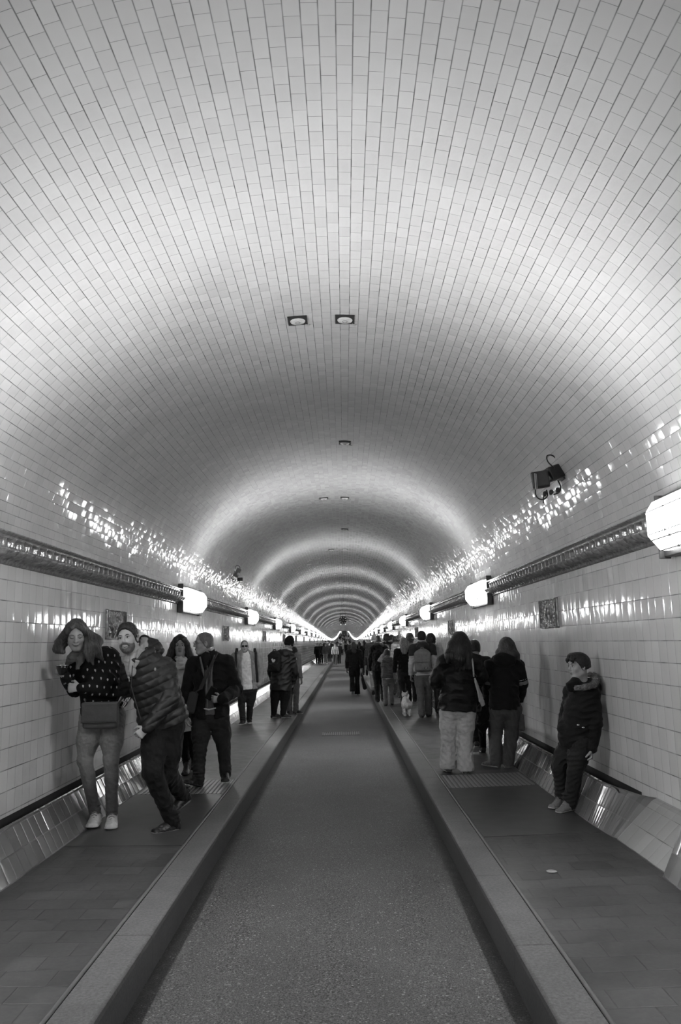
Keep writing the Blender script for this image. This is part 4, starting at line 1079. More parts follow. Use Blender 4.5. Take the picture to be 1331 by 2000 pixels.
Mb.trousers(cloth('dark_trousers', 0.013, 0.8, 0.5), 0.012, 1.25, 0.008, 0.08, 25, 1.1, 0.98)
Mb.shoes(cloth('tan_suede', 0.15, 0.9, 0.15), plain('pale_rubber', 0.3, 0.6), 1.12, 0.03, plain('tan_lace', 0.18, 0.7), L=1.05)
S_ = SDF(0.0055, 0.015); Mb.hair_cap(S_, 0.013, 0.075, -0.035, 0.018); keep = S_.ops[1:]; S_.ops = S_.ops[:1]
S_.ell(Mb.hp(0, 0.020, 0.092), np.array([0.072, 0.085, 0.040])*Mb.hk, Mb.hR(), 0.02); S_.ops += keep
S_.chain([Mb.hp(-0.03, 0.06, 0.10), Mb.hp(-0.045, 0.092, 0.070), Mb.hp(-0.05, 0.085, 0.040)], [0.022, 0.018, 0.006], 0.015)
S_.chain([Mb.hp(0.03, 0.06, 0.10), Mb.hp(0.02, 0.102, 0.066), Mb.hp(0.03, 0.10, 0.040)], [0.022, 0.014, 0.005], 0.015)
S_.warp(strands(0.004, 0.02, 6, Mb.hf)); Mb.part('hair', S_, M_HAIR_K)
Mb.face_parts(0.02, True, 0.2)
# ================= the pair and the single walkers behind them on the left pavement
C = Fig('person with shoulder-length brown hair in a white cowl-neck top and black leggings', root_at(366, 1511), 0.007, 0.92, 0.98)
C.pose(1.60, PI-0.2, stride=0.06, headyaw=PI-0.18)
p = C.px; J = C.J
J['nkb'] = p(354, 1289, -0.02); C.head(p(352, 1262, -0.05), PI-0.18, 0.02, 0.0)
J['sha'] = p(330, 1302); J['shb'] = p(381, 1302); J['ela'] = p(326, 1352, 0.02); J['elb'] = p(386, 1350, 0.02); J['wra'] = p(330, 1395, -0.06); J['wrb'] = p(382, 1390, -0.06)
J['che'] = p(356, 1330); J['pel'] = p(361, 1392); J['hipa'] = p(353, 1402); J['hipb'] = p(371, 1402); J['kna'] = p(359, 1452, -0.02); J['knb'] = p(376, 1450, 0.04)
J['ana'] = p(366, 1500, 0.0); J['anb'] = p(379, 1488, 0.25); J['toea'] = J['ana']+V3(0.0, -0.13, -0.045); J['toeb'] = J['anb']+V3(0.02, -0.12, -0.06)
C.body(0.31)
C.top('long_top', C_WHITE, 0.012, 0.19, 0.95, 1.05, 1.0, 0.004, 0.10, 31, 0.05, arms='')
cw = SDF(0.006, 0.02)
for i, (r_, z_) in enumerate(((0.066, 0.0), (0.074, -0.022), (0.082, -0.046))):
    cc = C.J['nkb']+V3(0, -0.012-0.012*i, 0.018+z_); pts = [cc+V3(r_*math.cos(t), r_*0.9*math.sin(t), -0.012*(1-math.sin(t))*(0.6+i)) for t in np.linspace(0, 2*PI, 13)]
    cw.chain(pts, [0.019]*13, 0.01)
cw.warp(wrinkles(0.003, 0.05, 3)); C.part('cowl_collar', cw, C_WHITE)
def copen(t): t.slab(C.px(355, 1290, -0.15), C.px(360, 1400, -0.17), V3(1, 0, 0), (0.085, 0.13), (0.10, 0.14), 0.008, '-')
C.top('cardigan', C_CHAR, 0.024, 0.02, 0.97, 1.0, 1.0, 0.005, 0.10, 32, 0.0, cut=copen)
C.trousers(C_BLACK2, 0.003, 0.9, 0.003, 0.08, 33, 1.05, 0.9, name='leggings')
C.shoes(C_SHOE_K, C_SOLE_D, 1.0, 0.055, name='boot')
ck = [([C.hp(0, 0.02, 0.115), C.hp(g_*0.050, 0.060, 0.082), C.hp(g_*0.084, 0.035, 0.02), C.hp(g_*0.105, 0.01, -0.06), C.hp(g_*0.125, 0.0, -0.125), C.hp(g_*0.120, -0.01, -0.165)], [0.02, 0.024, 0.028, 0.036, 0.038, 0.018]) for g_ in (-1, 1)]
C.hair_long(M_HAIR_B, 0.16, 0.018, 0.03, 0.070, 7, 0.005, True, locks=ck, curl=0.0)
C.face_parts(0.05, True, 0.14)

D = Fig('person with cropped grey hair, glasses and an open black jacket, face in profile', root_at(418, 1533), 0.0062, 1.06, 1.02)
D.pose(1.66, PI-0.15, stride=0.0)
p = D.px; J = D.J
J['nkb'] = p(408, 1284, 0.0); J['che'] = p(412, 1322); J['pel'] = p(411, 1388)
J['sha'] = p(379, 1297); J['shb'] = p(443, 1294)
J['ela'] = p(366, 1350, 0.03); J['wra'] = p(365, 1395, -0.05); J['elb'] = p(462, 1347, 0.02); J['wrb'] = p(434, 1366, -0.30)
J['hipa'] = p(394, 1403); J['hipb'] = p(429, 1403)
J['kna'] = p(391, 1462, -0.06); J['knb'] = p(437, 1458, 0.06)
J['ana'] = p(388, 1524, -0.12); J['anb'] = p(441, 1512, 0.10)
J['toea'] = J['ana']+V3(-0.085, -0.10, -0.006); J['toeb'] = J['anb']+V3(0.015, -0.135, -0.045)
D.head(p(398, 1257, -0.03), -PI/2-0.42, 0.06, 0.02)
D.hands['b'] = dict(dir=V3(-0.97, -0.12, 0.05), n=V3(-0.1, 0.95, 0.1), th=V3(0, -0.1, 1), curl=0.75)
D.hands['a'] = dict(dir=V3(0.0, -0.1, -1), n=V3(0.9, 0.3, 0), th=V3(0.2, -1, 0), curl=0.5)
D.body(0.31)
D.top('sweater', cloth('grey_zip_sweater', 0.12, 0.85, 0.3), 0.006, 0.015, 0.3, 0.98, 1.05, 0.003, 0.1, 41, 0.03, arms='')
zz = MB(); zz.tube([p(405, 1300, -0.155), p(404, 1345, -0.165), p(406, 1382, -0.150)], 0.004, 6); zz.build('zip', plain('pale_zip', 0.25, 0.4), D.obj)
sc = SDF(0.006, 0.015); sc.cone(p(403, 1284, -0.07), p(405, 1302, -0.10), 0.060, 0.035); D.part('shirt', sc, C_BLACK2)
def dcut(t): t.slab(p(403, 1274, -0.16), p(410, 1420, -0.2), V3(1, 0, 0), (0.045, 0.10), (0.062, 0.12), 0.006, '-')
D.top('jacket', C_BLACK, 0.028, 0.055, 0.98, 1.08, 1.08, 0.006, 0.12, 42, 0.07, cut=dcut)
lp = SDF(0.005, 0.01); lp.chain([p(391, 1284, -0.13), p(397, 1310, -0.175), p(402, 1335, -0.17)], [0.010, 0.012, 0.006]); lp.chain([p(419, 1280, -0.12), p(413, 1310, -0.17), p(414, 1350, -0.175)], [0.008, 0.012, 0.010]); D.part('lapel_edge', lp, cloth('grey_zip_sweater', 0.12, 0.85, 0.3))
cl = SDF(0.005, 0.005); cl.chain([p(418, 1262, 0.0), p(421, 1270, -0.02), p(419, 1277, -0.04)], [0.006, 0.007, 0.005]); D.part('collar_edge', cl, C_WHITE)
bt = SDF(0.005, 0.005); bt.chain([p(399, 1384, -0.150), p(408, 1386, -0.158), p(421, 1383, -0.150)], [0.008, 0.008, 0.008]); D.part('shirt_hem', bt, C_WHITE)
D.trousers(C_DENIM, 0.010, 1.15, 0.006, 0.10, 45, 1.05, 0.98, name='jeans')
D.shoes(C_SHOE_K, C_SOLE_D, 1.05, 0.02)
D.hair_short(M_HAIR_G, 0.005, 0.080, -0.06, 0.01, 0.0012)
D.face_parts(0.08, True, 0.13); D.glasses()
ph = SDF(0.004, 0.0); ph.box((0, 0, 0), (0.036, 0.006, 0.075), None, 0.006); o = prop('phone', 'dark phone held at the belly by the person in the open black jacket', 'phone', ph, plain('phone_black', 0.01, 0.15), D.root+D.px(412, 1354, -0.285)); o.rotation_euler = (0.2, 0.55, 0)
sb = empty('shoulder_bag', D.root+p(375, 1372, -0.17)); tag(sb, 'slim dark bag on a diagonal strap at the hip of the person with glasses', 'shoulder bag')
M_BAG = cloth('bag_cloth', 0.035, 0.8, 0.3)
b = SDF(0.006, 0.01); b.box((0, 0, 0), (0.052, 0.03, 0.115), None, 0.028); o = link('pouch', b.mesh('pouch'), M_BAG, sb); o.rotation_euler = (0, 0.22, 0)
q = [V3(0.03, 0.0, 0.10)]+[D.root+p(*t)-np.array(sb.location) for t in ((392, 1345, -0.195), (405, 1315, -0.205), (418, 1288, -0.165), (424, 1277, -0.07), (424, 1276, 0.03))]
st = SDF(0.006, 0.0)
for i in range(len(q)-1): st.slab(q[i], q[i+1], V3(0.8, 0, 0.6), (0.022, 0.006), (0.022, 0.006))
link('strap', st.mesh('strap'), M_BAG, sb)

def backpack(label, fig, c, w_, h_, d_, mat, logo=False, pocket=True, straps=True, strapmat=None, yaw=0.0, front=False):
    bp = empty('backpack', fig.root+c, -yaw); tag(bp, label, 'backpack')
    hh = max(0.006, fig.h)
    b = SDF(hh, 0.03); b.box((0, 0, -0.05*h_), (w_/2, d_/2, h_*0.42), None, min(d_, w_)*0.32); b.ell((0, 0, h_*0.30), V3(w_*0.42, d_*0.46, h_*0.20)); b.warp(wrinkles(0.004, 0.09, 6)); body = link('main_pouch', b.mesh('main_pouch'), mat, bp)
    s_ = -1 if not front else 1
    if pocket:
        b = SDF(hh, 0.02); b.box((0, s_*d_*0.5, -h_*0.24), (w_*0.40, 0.035, h_*0.18), None, 0.03); b.warp(wrinkles(0.003, 0.08, 7)); pk = link('front_pocket', b.mesh('front_pocket'), mat, bp)
        z = MB(); z.tube([(-w_*0.40, s_*(d_*0.5+0.018), -h_*0.06), (0, s_*(d_*0.5+0.034), -h_*0.075), (w_*0.40, s_*(d_*0.5+0.018), -h_*0.06)], 0.005, 6); z.build('zip', plain('dark_zip', 0.03, 0.4), bp)
        if logo:
            l = MB(); l.box((w_*0.16, s_*(d_*0.5+0.035), -h_*0.31), (0.075, 0.006, 0.034)); lo = l.build('label_patch', plain('black_patch', 0.015, 0.5), bp)
            l = MB(); l.box((w_*0.16, s_*(d_*0.5+0.039), -h_*0.312), (0.045, 0.003, 0.008)); l.build('print', plain('patch_print', 0.3, 0.5), lo)
    h2 = MB(); h2.tube([(-0.035, 0, h_*0.48), (-0.02, 0, h_*0.55), (0.02, 0, h_*0.55), (0.035, 0, h_*0.48)], 0.008, 6); h2.build('grab_loop', strapmat or mat, bp, smooth=True)
    return bp

E = Fig('person in sunglasses, white T-shirt and open pale jacket, hands in pockets, walking towards the camera', root_at(481, 1413), 0.009, 1.0, 0.98)
E.pose(1.58, PI-0.12, stride=0.06, headyaw=PI-0.1, elbow=0.0, arm_out=0.07)
p = E.px; J = E.J
J['sha'] = p(460, 1283); J['shb'] = p(503, 1284); J['ela'] = p(461, 1312, 0.05); J['elb'] = p(508, 1312, 0.05); J['wra'] = p(466, 1336, -0.02); J['wrb'] = p(505, 1337, -0.02); J['nkb'] = p(478, 1275); E.head(p(478, 1262.5, -0.03), PI-0.12, 0.0, 0.0)
J['pel'] = p(485, 1342); J['hipa'] = p(476, 1348); J['hipb'] = p(493, 1348); J['kna'] = p(472, 1377, -0.03); J['knb'] = p(489, 1377); J['ana'] = p(475, 1408, -0.08); J['anb'] = p(487, 1405, 0.10); J['toea'] = J['ana']+V3(-0.03, -0.13, -0.05); J['toeb'] = J['anb']+V3(0.03, -0.13, -0.05)
E.body(0.31, hand=False)
E.top('T_shirt', C_WHITE, 0.008, 0.02, 0.3, 1.0, 1.05, 0.005, 0.10, 51, 0.0, arms='')
def ecut(t): t.slab(p(481, 1268, -0.16), p(483, 1365, -0.2), V3(1, 0, 0), (0.100, 0.13), (0.135, 0.15), 0.008, '-')
E.top('jacket', cloth('pale_jacket', 0.24, 0.9, 0.5), 0.032, 0.03, 0.97, 1.0, 1.02, 0.003, 0.09, 52, 0.05, cut=ecut)
E.trousers(cloth('dark_trousers', 0.013, 0.8, 0.5), 0.010, 1.0, 0.006, 0.09, 53)
E.shoes(C_SHOE_K, C_SOLE, 1.05)
E.hair_short(M_HAIR_G, 0.003, 0.085, -0.05, 0.01, 0.0005); E.glasses(True); E.face_parts(0.08, False, 0.15, brows=False)
bp = backpack('backpack on the back of the sunglasses wearer, only its dark straps in view', E, p(481, 1305, 0.22), 0.26, 0.40, 0.12, C_CHAR, pocket=False, straps=False, yaw=0)
for (xs, g_) in ((462, -1), (499, 1)):
    st = SDF(0.008, 0.008); o0 = E.root-np.array(bp.location); xo = xs+g_*1
    q = [o0+p(xo-g_*2, 1290, 0.19), o0+p(xo-g_*2, 1270, 0.10), o0+p(xo-g_*2, 1267, 0.0), o0+p(xo, 1276, -0.10), o0+p(xo, 1292, -0.150), o0+p(xo+g_*2, 1315, -0.150), o0+p(xo+g_*3, 1332, -0.10)]
    for i in range(6): st.slab(q[i], q[i+1], V3(1, 0, 0), (0.026, 0.012), (0.025, 0.012))
    link('strap', st.mesh('strap'), C_CHAR, bp)

Fp = Fig('person in a black knitted hat, dark parka and cropped black trousers, seen from behind', root_at(553, 1402), 0.008, 1.22, 1.0)
Fp.pose(1.60, 0.45, stride=0.0, headyaw=0.9, nod=0.35, feet=0.12, tilt=0.05)
p = Fp.px; J = Fp.J
J['nkb'] = p(557, 1275, 0.05); Fp.head(p(565, 1259, 0.12), 0.95, 0.35, 0.02)
J['sha'] = p(535, 1284); J['shb'] = p(571, 1285); J['elb'] = p(577, 1314, 0.04); J['wrb'] = p(573, 1333, 0.10); J['ela'] = p(529, 1312, 0.12); J['wra'] = p(534, 1330, 0.25)
J['pel'] = p(549, 1336); J['hipa'] = p(541, 1342); J['hipb'] = p(558, 1342); J['kna'] = p(537, 1370, 0.03); J['knb'] = p(556, 1372, 0.0); J['ana'] = p(535, 1396, 0.05); J['anb'] = p(553, 1396.6, -0.03)
J['toea'] = J['ana']+V3(0.125, 0.03, -0.046); J['toeb'] = J['anb']+V3(0.13, 0.0, -0.046)
Fp.body(0.24, face=False)
Fp.top('parka', plain('dark_parka', 0.010, 0.5, var=0.15, bump=0.4, bscale=14.0), 0.030, 0.10, 0.97, 1.08, 1.08, 0.006, 0.12, 61, 0.0, hood=1.1)
Fp.trousers(C_BLACK2, 0.012, 1.05, 0.004, 0.1, 62, 1.05, 0.93)
Fp.shoes(cloth('dark_sneaker', 0.03, 0.6, 0.2), plain('mid_rubber', 0.4, 0.5), 1.15)
Fp.beanie(cloth('black_knit', 0.007, 0.95, 0.5), 0.035, -0.015)
sf = SDF(0.008, 0.01); sf.chain([p(551, 1268, -0.06), p(560, 1266, -0.07), p(570, 1270, 0.02)], [0.022, 0.026, 0.02]); Fp.part('hood_lining', sf, C_LIGHT)
bp = backpack('black backpack with a small white mark on the person in the knitted hat', Fp, p(537, 1292, -0.16), 0.27, 0.44, 0.15, cloth('black_backpack', 0.012, 0.7, 0.3), pocket=True, yaw=0.30)
hm = MB(); hm.box((-0.022, 0, 0), (0.036, 0.006, 0.062), Matrix.Rotation(-0.4, 3, 'Y')); hm.box((0.014, 0, -0.008), (0.034, 0.006, 0.05), Matrix.Rotation(0.6, 3, 'Y')); hm.box((-0.004, 0, -0.030), (0.04, 0.0062, 0.03))
hm.build('white_mark', plain('white_print', 0.55, 0.6), bp, loc=(0.01, -0.088, 0.03))
G = Fig('curly-haired person in grey trousers mostly hidden behind the dark parka', root_at(572, 1394), 0.009, 0.95, 0.95)
G.pose(1.52, 0.5, headyaw=0.6, nod=0.2, feet=0.08); p = G.px
G.head(p(573, 1275, 0.0), 0.9, 0.1, 0.0); G.J['toeb'] = G.J['anb']+V3(0.12, -0.03, -0.045)
G.body(0.26, face=False); G.top('jacket', C_GREY, 0.014, 0.04, 0.97, 1, 1, 0.004, 0.1, 71); G.trousers(C_GREYDEN, 0.012, 1.15, 0.008, 0.08, 72); G.shoes(cloth('dark_sneaker', 0.03, 0.6, 0.2), C_SOLE, 1.1)
G.hair_long(M_HAIR_K, 0.12, 0.022, 0.0, 0.06, 3, 0.004, True, curl=0.012)

# ================= walkers on the right pavement, seen from behind
Jf = Fig('person with very long dark hair in a black jacket and wide pale trousers, from behind', root_at(895, 1509), 0.0065, 1.12, 0.98)
Jf.pose(1.60, 0.05, stride=0.0, feet=0.09)
p = Jf.px; J = Jf.J
J['nkb'] = p(899, 1277); Jf.head(p(898, 1256, 0.02), 0.0, 0.05, 0.0); J['che'] = p(896, 1325); J['pel'] = p(894, 1372)
J['sha'] = p(868, 1293); J['shb'] = p(930, 1293); J['ela'] = p(850, 1330, 0.03); J['wra'] = p(868, 1343, 0.24); J['elb'] = p(942, 1321, 0.02); J['wrb'] = p(930, 1340, 0.24)
J['hipa'] = p(878, 1392); J['hipb'] = p(910, 1392); J['kna'] = p(877, 1440, 0.02); J['knb'] = p(908, 1444, 0.0); J['ana'] = p(876, 1496, 0.05); J['anb'] = p(910, 1500, -0.05)
J['toea'] = J['ana']+V3(-0.01, 0.13, -0.05); J['toeb'] = J['anb']+V3(0.02, 0.13, -0.05)
Jf.body(0.27, face=False)
Jf.top('jacket', C_LEATHER, 0.026, 0.065, 0.97, 1.22, 1.08, 0.010, 0.15, 81, 0.03)
Jf.trousers(cloth('cream_cotton', 0.46, 0.85, 0.5), 0.014, 1.95, 0.007, 0.10, 82, 1.04, 0.97, knee=1.12)
Jf.shoes(cloth('grey_canvas', 0.12, 0.8, 0.2), plain('mid_rubber', 0.4, 0.5), 1.05)
Jf.hair_long(M_HAIR_K if False else hair_mat('very_dark_hair', 0.011, 0.6), 0.30, 0.014, 0.045, 0.05, 8, 0.005, True, locks=[([Jf.hp(-0.03, -0.08, 0.04), p(886, 1262, -0.05), p(878, 1280, -0.085), p(874, 1294, -0.11)], [0.06, 0.065, 0.05, 0.015]), ([Jf.hp(0.03, -0.08, 0.04), p(910, 1262, -0.05), p(913, 1280, -0.09), p(912, 1298, -0.12)], [0.06, 0.065, 0.05, 0.012]), ([Jf.hp(0, -0.05, 0.06), p(898, 1266, -0.085), p(897, 1288, -0.125), p(898, 1309, -0.14)], [0.07, 0.082, 0.070, 0.02])])
fl = SDF(0.007, 0.01); fl.slab(p(928, 1325, -0.13), p(944, 1378, -0.06), V3(0.7, 0.7, 0), (0.012, 0.007), (0.045, 0.010)); fl.warp(wrinkles(0.004, 0.06, 3)); Jf.part('jacket_lining', fl, C_LIGHT, 'pale jacket lining')
ss = MB(); ss.tube([p(919, 1272, -0.05), p(923, 1288, -0.115), p(925, 1305, -0.135), p(926, 1322, -0.14)], 0.010, 6); tag(ss.build('bag_strap', C_LIGHT, None, Jf.root, True), 'pale shoulder strap over the back of the person with wide pale trousers', 'strap')

K = Fig('person with long brown hair in a black hooded sweater and grey cargo trousers, from behind', root_at(980, 1499), 0.0065, 1.06, 0.95)
K.pose(1.52, 0.05, stride=0.0, feet=0.09)
p = K.px; J = K.J
J['nkb'] = p(984, 1285); K.head(p(990, 1265, 0.04), 0.1, 0.1, 0.02); J['che'] = p(984, 1325); J['pel'] = p(986, 1375)
J['sha'] = p(958, 1300); J['shb'] = p(1012, 1300); J['ela'] = p(952, 1335, 0.05); J['wra'] = p(952, 1356, 0.16); J['elb'] = p(1021, 1336, 0.04); J['wrb'] = p(1016, 1366, 0.16)
J['hipa'] = p(971, 1385); J['hipb'] = p(1003, 1385); J['kna'] = p(968, 1432, 0.06); J['knb'] = p(1000, 1434, 0.04); J['ana'] = p(969, 1488, -0.02); J['anb'] = p(992, 1490, 0.0)
J['toea'] = J['ana']+V3(-0.10, 0.06, -0.035); J['toeb'] = J['anb']+V3(0.02, 0.13, -0.046)
K.body(0.27, face=False)
K.top('hooded_sweater', C_BLACK2, 0.024, 0.035, 0.97, 1.10, 1.05, 0.006, 0.13, 91, 0.02, hood=1.05)
for q in 'ab':
    e, sh, wr = J['el'+q], J['sh'+q], J['wr'+q]
    for (t0, t1, tone, nm) in ((0.70, 0.75, 0.5, 'white_stripe'), (0.80, 1.0, 0.16, 'grey_sleeve_panel')):
        bnd = SDF(0.0065, 0.0); bnd.cone(sh+(e-sh)*t0, sh+(e-sh)*t1, 0.0745, 0.0725); bnd.half(sh+(e-sh)*t0, sh-e); bnd.half(sh+(e-sh)*t1, e-sh); K.part(nm, bnd, cloth(nm, tone, 0.9, 0.3))
K.trousers(cloth('grey_cargo', 0.075, 0.85, 0.55), 0.011, 1.5, 0.008, 0.09, 92, 1.02, 0.98, knee=1.15)
cp = SDF(0.007, 0.015); cp.box(p(1017, 1410, 0.02), (0.035, 0.085, 0.10), None, 0.03); cp.warp(wrinkles(0.004, 0.07, 3)); K.part('cargo_pocket', cp, cloth('grey_cargo', 0.075, 0.85, 0.55))
K.shoes(cloth('grey_canvas', 0.12, 0.8, 0.2), plain('mid_rubber', 0.4, 0.5), 1.1)
K.hair_long(hair_mat('mid_brown_hair', 0.045, 0.6), 0.15, 0.016, 0.02, 0.05, 9, 0.005, True, locks=[([K.hp(0.05, -0.04, 0.03), p(1009, 1280, -0.03), p(1016, 1300, -0.04), p(1021, 1312, 0.0)], [0.045, 0.035, 0.03, 0.012]), ([K.hp(-0.05, -0.04, 0.03), p(974, 1275, 0.0), p(974, 1284, 0.0)], [0.03, 0.03, 0.016])])
Lf = Fig('person in black walking ahead between the wide pale trousers and the cargo trousers', root_at(938, 1472), 0.009, 0.95, 0.95)
Lf.pose(1.45, 0.0, stride=0.12, feet=0.06, headyaw=0.0); Lf.body(0.26, face=False, hand=False)
Lf.top('coat', C_BLACK2, 0.02, 0.16, 0.97, 1.1, 1, 0.005, 0.1, 95); Lf.trousers(C_BLACK2, 0.006, 1.0, 0.004, 0.1, 96); Lf.shoes(cloth('dark_sneaker', 0.03, 0.6, 0.2), C_SOLE, 1.15); Lf.hair_short(M_HAIR_K, 0.012)
cb = SDF(0.008, 0.03); cb.chain([K.px(950, 1360, 0.12), K.px(946, 1390, 0.05), K.px(943, 1415, 0.05), K.px(940, 1437, 0.1)], [0.03, 0.085, 0.06, 0.012]); cb.warp(wrinkles(0.012, 0.10, 4)); prop('draped_coat', 'black coat hanging over the arm of the person in the hooded sweater', 'coat', cb, C_BLACK2, K.root)

def walker(label, px, py, H, yaw=0.0, h=0.009, w=1.0, stride=0.12, top=C_BLACK, bottom=C_DENIM, hair='short', hairm=None, name='jacket', hem=0.05, th=0.018, shoe=C_SHOE_K, sole=C_SOLE_D, flare=1.1, swing=0.1, seed=100, z=None, skin=0.27, hood=0.0, face=False, group=None, fold=0.006, hk=None, xy=None, cap=None, arm_out=0.05):
    r = root_at(px, py, z) if xy is None else V3(xy[0], xy[1], floor_z(*xy))
    f = Fig(label, r, h, w, hk or (0.93+0.05*(H-1.5)/0.2 if H > 1.4 else 0.90), group); f.pose(H, yaw, stride, swing, feet=0.075, arm_out=arm_out)
    if cap: cap(f)
    f.body(skin, face=face, hand=(h < 0.012))
    f.top(name, top, th, hem, 0.97, 1.03, 1.0, fold, 0.11, seed, 0.04, hood=hood)
    f.trousers(bottom, 0.010, flare, fold, 0.10, seed+1); f.shoes(shoe, sole)
    hm = hairm or M_HAIR_K
    if hair == 'short': f.hair_short(hm, 0.010)
    elif hair == 'long': f.hair_long(hm, 0.24, 0.014, 0.01, 0.05, seed)
    elif hair == 'curly': f.hair_long(hm, 0.08, 0.020, 0.0, 0.05, seed, 0.003, True, curl=0.008)
    elif hair == 'beanie': f.beanie(C_CHAR, 0.01, -0.03)
    elif hair == 'bald': f.hair_short(M_HAIR_G, 0.004)
    return f
# the queue on the right, nearest first
Q2 = walker('person with a dark knitted hat and pale jacket with dark yoke, seen from behind', 831, 1400, 1.64, 0.0, 0.0075, 1.05, 0.10, cloth('pale_shell', 0.34, 0.7, 0.5), cloth('blue_grey_jeans', 0.07, 0.85, 0.45), 'beanie', None, th=0.022, flare=1.3, seed=110, shoe=cloth('dark_boot', 0.03, 0.6, 0.2))
yk = Q2.top('yoke', C_CHAR, 0.038, -0.32, 0.30, 1, 1, 0.005, 0.1, 111, 0.05, build=False, hood=0.95); yk.half(V3(0, 0, 0.72*1.64), V3(0, 0, -1)); Q2.part('yoke', yk, C_CHAR)
backpack('grey backpack with a black patch on the walker in the pale jacket', Q2, Q2.px(826, 1290, -0.20), 0.32, 0.46, 0.16, cloth('grey_backpack', 0.105, 0.85, 0.35), True)
walker('curly dark-haired person in a pale jacket beside the grey backpack', 848, 1394, 1.60, 0.2, 0.009, 1.0, 0.1, cloth('pale_shell', 0.34, 0.7, 0.5), C_DENIM, 'curly', None, seed=115, hood=1.0)
Q3 = walker('person with long blond hair in a black top and dark jeans, from behind', 794, 1384, 1.55, 0.0, 0.0085, 0.92, 0.13, C_BLACK2, cloth('washed_black_jeans', 0.015, 0.8, 0.4), 'long', M_HAIR_L, 'sweater', 0.02, 0.012, C_SHOE_W, C_SOLE, 1.0, seed=120)
walker('curly-haired person hidden behind the long blond hair', 786, 1362, 1.66, 0.0, 0.01, 1.0, 0.1, C_GREY, C_DENIM, 'curly', M_HAIR_B, seed=124)
walker('fair curly-haired person just past the blond walker, near the wall', 806, 1371, 1.66, 0.0, 0.01, 1.0, 0.1, C_GREY, C_DENIM, 'curly', M_HAIR_A, seed=128)
def raise_arm(f):
    f.J['ela'] = f.px(742, 1290, -0.02); f.J['wra'] = f.px(748, 1280, 0.10); f.J['sha'] = f.px(749, 1291, 0.0)
Q4 = walker('child in a grey padded waistcoat with pale sleeves, one arm raised, from behind', 760, 1378, 1.29, 0.0, 0.0075, 1.0, 0.08, cloth('pale_sweater', 0.36, 0.9, 0.4), cloth('light_grey_cotton', 0.17, 0.85, 0.45), 'short', M_HAIR_B, 'sweater', 0.06, 0.012, cloth('dark_sneaker', 0.03, 0.6, 0.2), C_SOLE, 1.3, seed=130, cap=raise_arm)
Q4.top('waistcoat', cloth('grey_waistcoat', 0.10, 0.8, 0.4), 0.030, 0.03, 0.3, 1.0, 1.05, 0.006, 0.08, 131, 0.05, arms='', hood=1.0, shk=0.8)
Q5 = walker('broad person with short dark hair in a black jacket and black trousers beside the kerb', 744, 1371, 1.64, 0.0, 0.0085, 1.12, 0.08, C_BLACK, C_BLACK2, 'short', M_HAIR_B, hem=0.09, th=0.03, seed=140)
walker('tall grey-haired person in a dark jacket and grey trousers near the kerb', 735, 1359, 1.70, 0.0, 0.0095, 1.1, 0.12, C_CHAR, C_GREYDEN, 'bald', None, th=0.024, seed=145)
walker('person with round dark hair, only the head showing above the queue', 759, 1352, 1.70, 0.0, 0.011, 1.0, 0.1, C_BLACK, C_DENIM, 'curly', None, seed=150)
walker('person with dark tied hair behind the round dark head in the queue', 769, 1349, 1.68, 0.0, 0.011, 1.0, 0.1, C_CHAR, C_DENIM, 'short', None, seed=155)
walker('person in a dark streaked coat ahead of the long blond hair', 776, 1356, 1.62, 0.0, 0.011, 1.08, 0.1, C_CHAR, C_DENIM, 'short', None, 'coat', 0.2, 0.024, seed=160)
walker('dark-haired person in dark clothes far up the kerb past the queue', 714, 1320, 1.56, 0.0, 0.012, 1.0, 0.12, C_BLACK, C_DENIM, 'long', None, seed=165)
walker('person in a dark padded coat, further up, half hidden by the long-haired road walker', 704, 1314, 1.52, 0.0, 0.012, 1.1, 0.1, C_BLACK, C_GREYDEN, 'long', None, seed=170)
If = walker('person with long black hair walking alone on the roadway in wide black trousers', 694, 1358, 1.67, 0.0, 0.0085, 0.98, 0.12, C_BLACK2, cloth('wide_black_cloth', 0.006, 0.8, 0.5), 'long', None, 'hooded_top', 0.03, 0.020, C_SHOE_W, C_SOLE, 1.9, seed=175, z=0.0)
cb = SDF(0.009, 0.02); p = If.px; cb.chain([p(707, 1312, 0.0), p(709, 1328, 0.0), p(713, 1343, 0.0)], [0.014, 0.04, 0.06]); cb.warp(wrinkles(0.012, 0.08, 4)); prop('hanging_garment', 'crumpled dark garment hanging from the hand of the lone road walker', 'garment', cb, C_CHAR, If.root)
# the little group coming towards the camera far up on the left
grp = 'small group walking towards the camera'
walker('person in black at the wall side of the far group walking this way', 621, 1296.5, 1.46, PI, 0.014, 1.1, 0.05, C_BLACK, C_BLACK2, 'short', None, seed=180, group=grp, face=True)
walker('second dark figure of the far group, beside the one at the wall', 628, 1295.5, 1.48, PI, 0.014, 1.0, 0.1, C_BLACK, C_BLACK2, 'long', None, seed=182, group=grp, face=True)
walker('person in a grey jacket, grey jeans and white shoes in the far group', 637, 1297, 1.44, PI, 0.014, 1.0, 0.12, cloth('mid_grey_jacket', 0.05, 0.8, 0.4), C_GREYDEN, 'short', None, shoe=C_SHOE_W, sole=C_SOLE, seed=184, group=grp, face=True)
walker('dark figure of the far group closest to the kerb', 645, 1293.5, 1.50, PI, 0.014, 1.0, 0.1, C_BLACK, C_BLACK2, 'long', None, seed=186, group=grp, face=True)
walker('person in a pale sweater and jeans walking this way on the roadway edge', 655.5, 1298, 1.58, PI, 0.014, 1.0, 0.12, C_LIGHT, C_MIDDENIM, 'short', M_HAIR_B, seed=188, z=0.0, group=grp, face=True)
walker('dark figure just behind the pale sweater on the road', 663, 1296.5, 1.62, PI, 0.014, 1.0, 0.1, C_BLACK, C_BLACK2, 'long', None, seed=190, z=0.0, group=grp, face=True)

